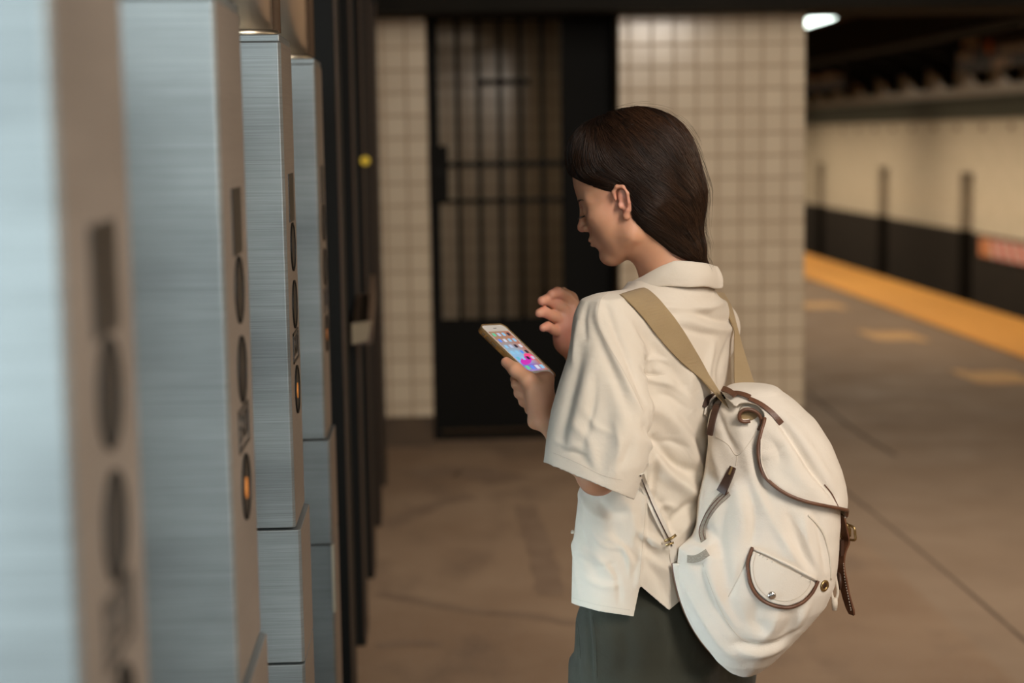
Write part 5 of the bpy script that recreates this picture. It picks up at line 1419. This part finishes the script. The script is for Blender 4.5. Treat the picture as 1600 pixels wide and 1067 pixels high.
def ringslab(name, o_, i_, z0, z1, m):
    bm = bmesh.new(); n = len(o_); V = [[bm.verts.new((x, y, z)) for x, y in P_] for P_, z in ((o_, z0), (o_, z1), (i_, z1), (i_, z0))]
    for k in range(4):
        for j in range(n): bm.faces.new((V[k][j], V[k][(j+1) % n], V[(k+1) % 4][(j+1) % n], V[(k+1) % 4][j]))
    bm.transform(PM); return mesh_obj(name, bm, m, phone)
ringslab('case_rim', rr(.0360, .0715, .0125), rr(.0342, .0697, .0107), -.0025, .0012, M['clear'])
# lit screen: wallpaper as soft colour areas in the object's own frame
def screen_mat():
    m, nt, b = nodes('lit_screen'); L = nt.links.new
    tc = N(nt, 'ShaderNodeTexCoord'); sp = N(nt, 'ShaderNodeSeparateXYZ'); L(tc.outputs['Generated'], sp.inputs[0])
    at_ = N(nt, 'ShaderNodeAttribute', attribute_name='uvv')
    at2 = N(nt, 'ShaderNodeAttribute', attribute_name='uvu')
    r = N(nt, 'ShaderNodeValToRGB'); cr = r.color_ramp
    cr.elements[0].position = 0; cr.elements[0].color = rgb((.30, .22, .50)); cr.elements[1].position = 1; cr.elements[1].color = rgb((.35, .20, .13))
    for p_, c_ in ((.14, (.20, .12, .50)), (.22, (.25, .38, .70)), (.45, (.26, .46, .62)), (.62, (.30, .30, .34)), (.80, (.36, .20, .13))):
        e_ = cr.elements.new(p_); e_.color = rgb(c_)
    L(at_.outputs['Fac'], r.inputs[0])
    r2 = N(nt, 'ShaderNodeValToRGB'); r2.color_ramp.elements[0].color = rgb((0, 0, 0)); r2.color_ramp.elements[1].color = rgb((1, 1, 1)); r2.color_ramp.elements[0].position = .45; r2.color_ramp.elements[1].position = .95
    L(at2.outputs['Fac'], r2.inputs[0])
    x = N(nt, 'ShaderNodeMix'); x.data_type = 'RGBA'; L(r2.outputs[0], x.inputs[0]); L(r.outputs[0], x.inputs[6]); x.inputs[7].default_value = rgb((.42, .17, .11))
    b.inputs['Base Color'].default_value = (0, 0, 0, 1); b.inputs['Roughness'].default_value = .15
    L(x.outputs[2], b.inputs['Emission Color']); b.inputs['Emission Strength'].default_value = SCR; return m
SCR = .55
nu, nv_ = 12, 24; V = []; UU = []; VV = []
for j in range(nv_+1):
    for i in range(nu+1):
        u, v = i/nu, j/nv_; p = PM @ Vector(((u-.5)*.0590, (v-.5)*.1045, .0004)); V.append(p); UU.append(u); VV.append(v)
q = np.array([(j*(nu+1)+i, j*(nu+1)+i+1, (j+1)*(nu+1)+i+1, (j+1)*(nu+1)+i) for j in range(nv_) for i in range(nu)])
scr = np_mesh('screen', np.array([tuple(p) for p in V]), q, screen_mat(), phone, smooth_shade=False, attrs={'uvu': UU, 'uvv': VV})
def glow(name, c, s=None): return mat(name, (0, 0, 0), .2, emit=c, estr=(s or SCR))
IC = [glow('icon_'+n_, c_) for n_, c_ in (('green', (.12, .55, .30)), ('pale', (.45, .50, .68)), ('sky', (.25, .50, .70)), ('white', (.60, .62, .70)), ('blue', (.10, .25, .75)), ('black', (.02, .015, .03)), ('teal', (.12, .45, .55)), ('pink', (.75, .10, .35)))]
lay = [[0, 1, 2, 5], [4, 3, 2, 2], [2, 1, 5, 3], [2, 2, 4, 5], [6, 2, 5, 1]]
for r_ in range(5):
    for c_ in range(4):
        x, y = (c_-1.5)*.0140, .0520-.0085-r_*.0158
        slab('app_icon', [(x+a, y+b_) for a, b_ in rr(.0038, .0040, .0012, 3)], .0004, .0006, IC[lay[r_][c_]], scr)
for c_, k in enumerate((0, 4, 3, 2)):
    x, y = (c_-1.5)*.0140, -.0435; slab('dock_icon', [(x+a, y+b_) for a, b_ in rr(.0048, .0048, .0012, 3)], .0004, .0006, IC[k], scr)
mg = glow('wallpaper_magenta', (.55, .03, .40)); rd = glow('wallpaper_crimson', (.85, .06, .22))
slab('wallpaper_petal', [(-.006+.020*math.cos(a), -.026+.0085*math.sin(a)+.006*math.cos(a)) for a in [2*math.pi*i/24 for i in range(24)]], .00038, .00045, mg, scr)
slab('wallpaper_petal', [(.014+.013*math.cos(a), -.017+.009*math.sin(a)) for a in [2*math.pi*i/24 for i in range(24)]], .00038, .00043, rd, scr)
slab('earpiece', rr(.0045, .0007, .0006, 3), .0002, .0005, M['hole'])
for p_ in phone.children:
    if p_.name.startswith('earpiece'): p_.data.transform(Matrix.Translation(PL*.0605))
bm = bmesh.new(); prism(bm, [(.006*math.cos(a), -.0605+.006*math.sin(a)) for a in [2*math.pi*i/24 for i in range(24)]], 2, .0002, .0004); bm.transform(PM); mesh_obj('home_button', bm, M['face'], phone)
for y0_, y1_ in ((.020, .031), (.034, .045), (.050, .056)):
    bm = bmesh.new(); bx(bm, -.0366, -.0352, y0_, y1_, -.0068, -.0036); bm.transform(PM); mesh_obj('side_button', bm, M['bright'], phone)
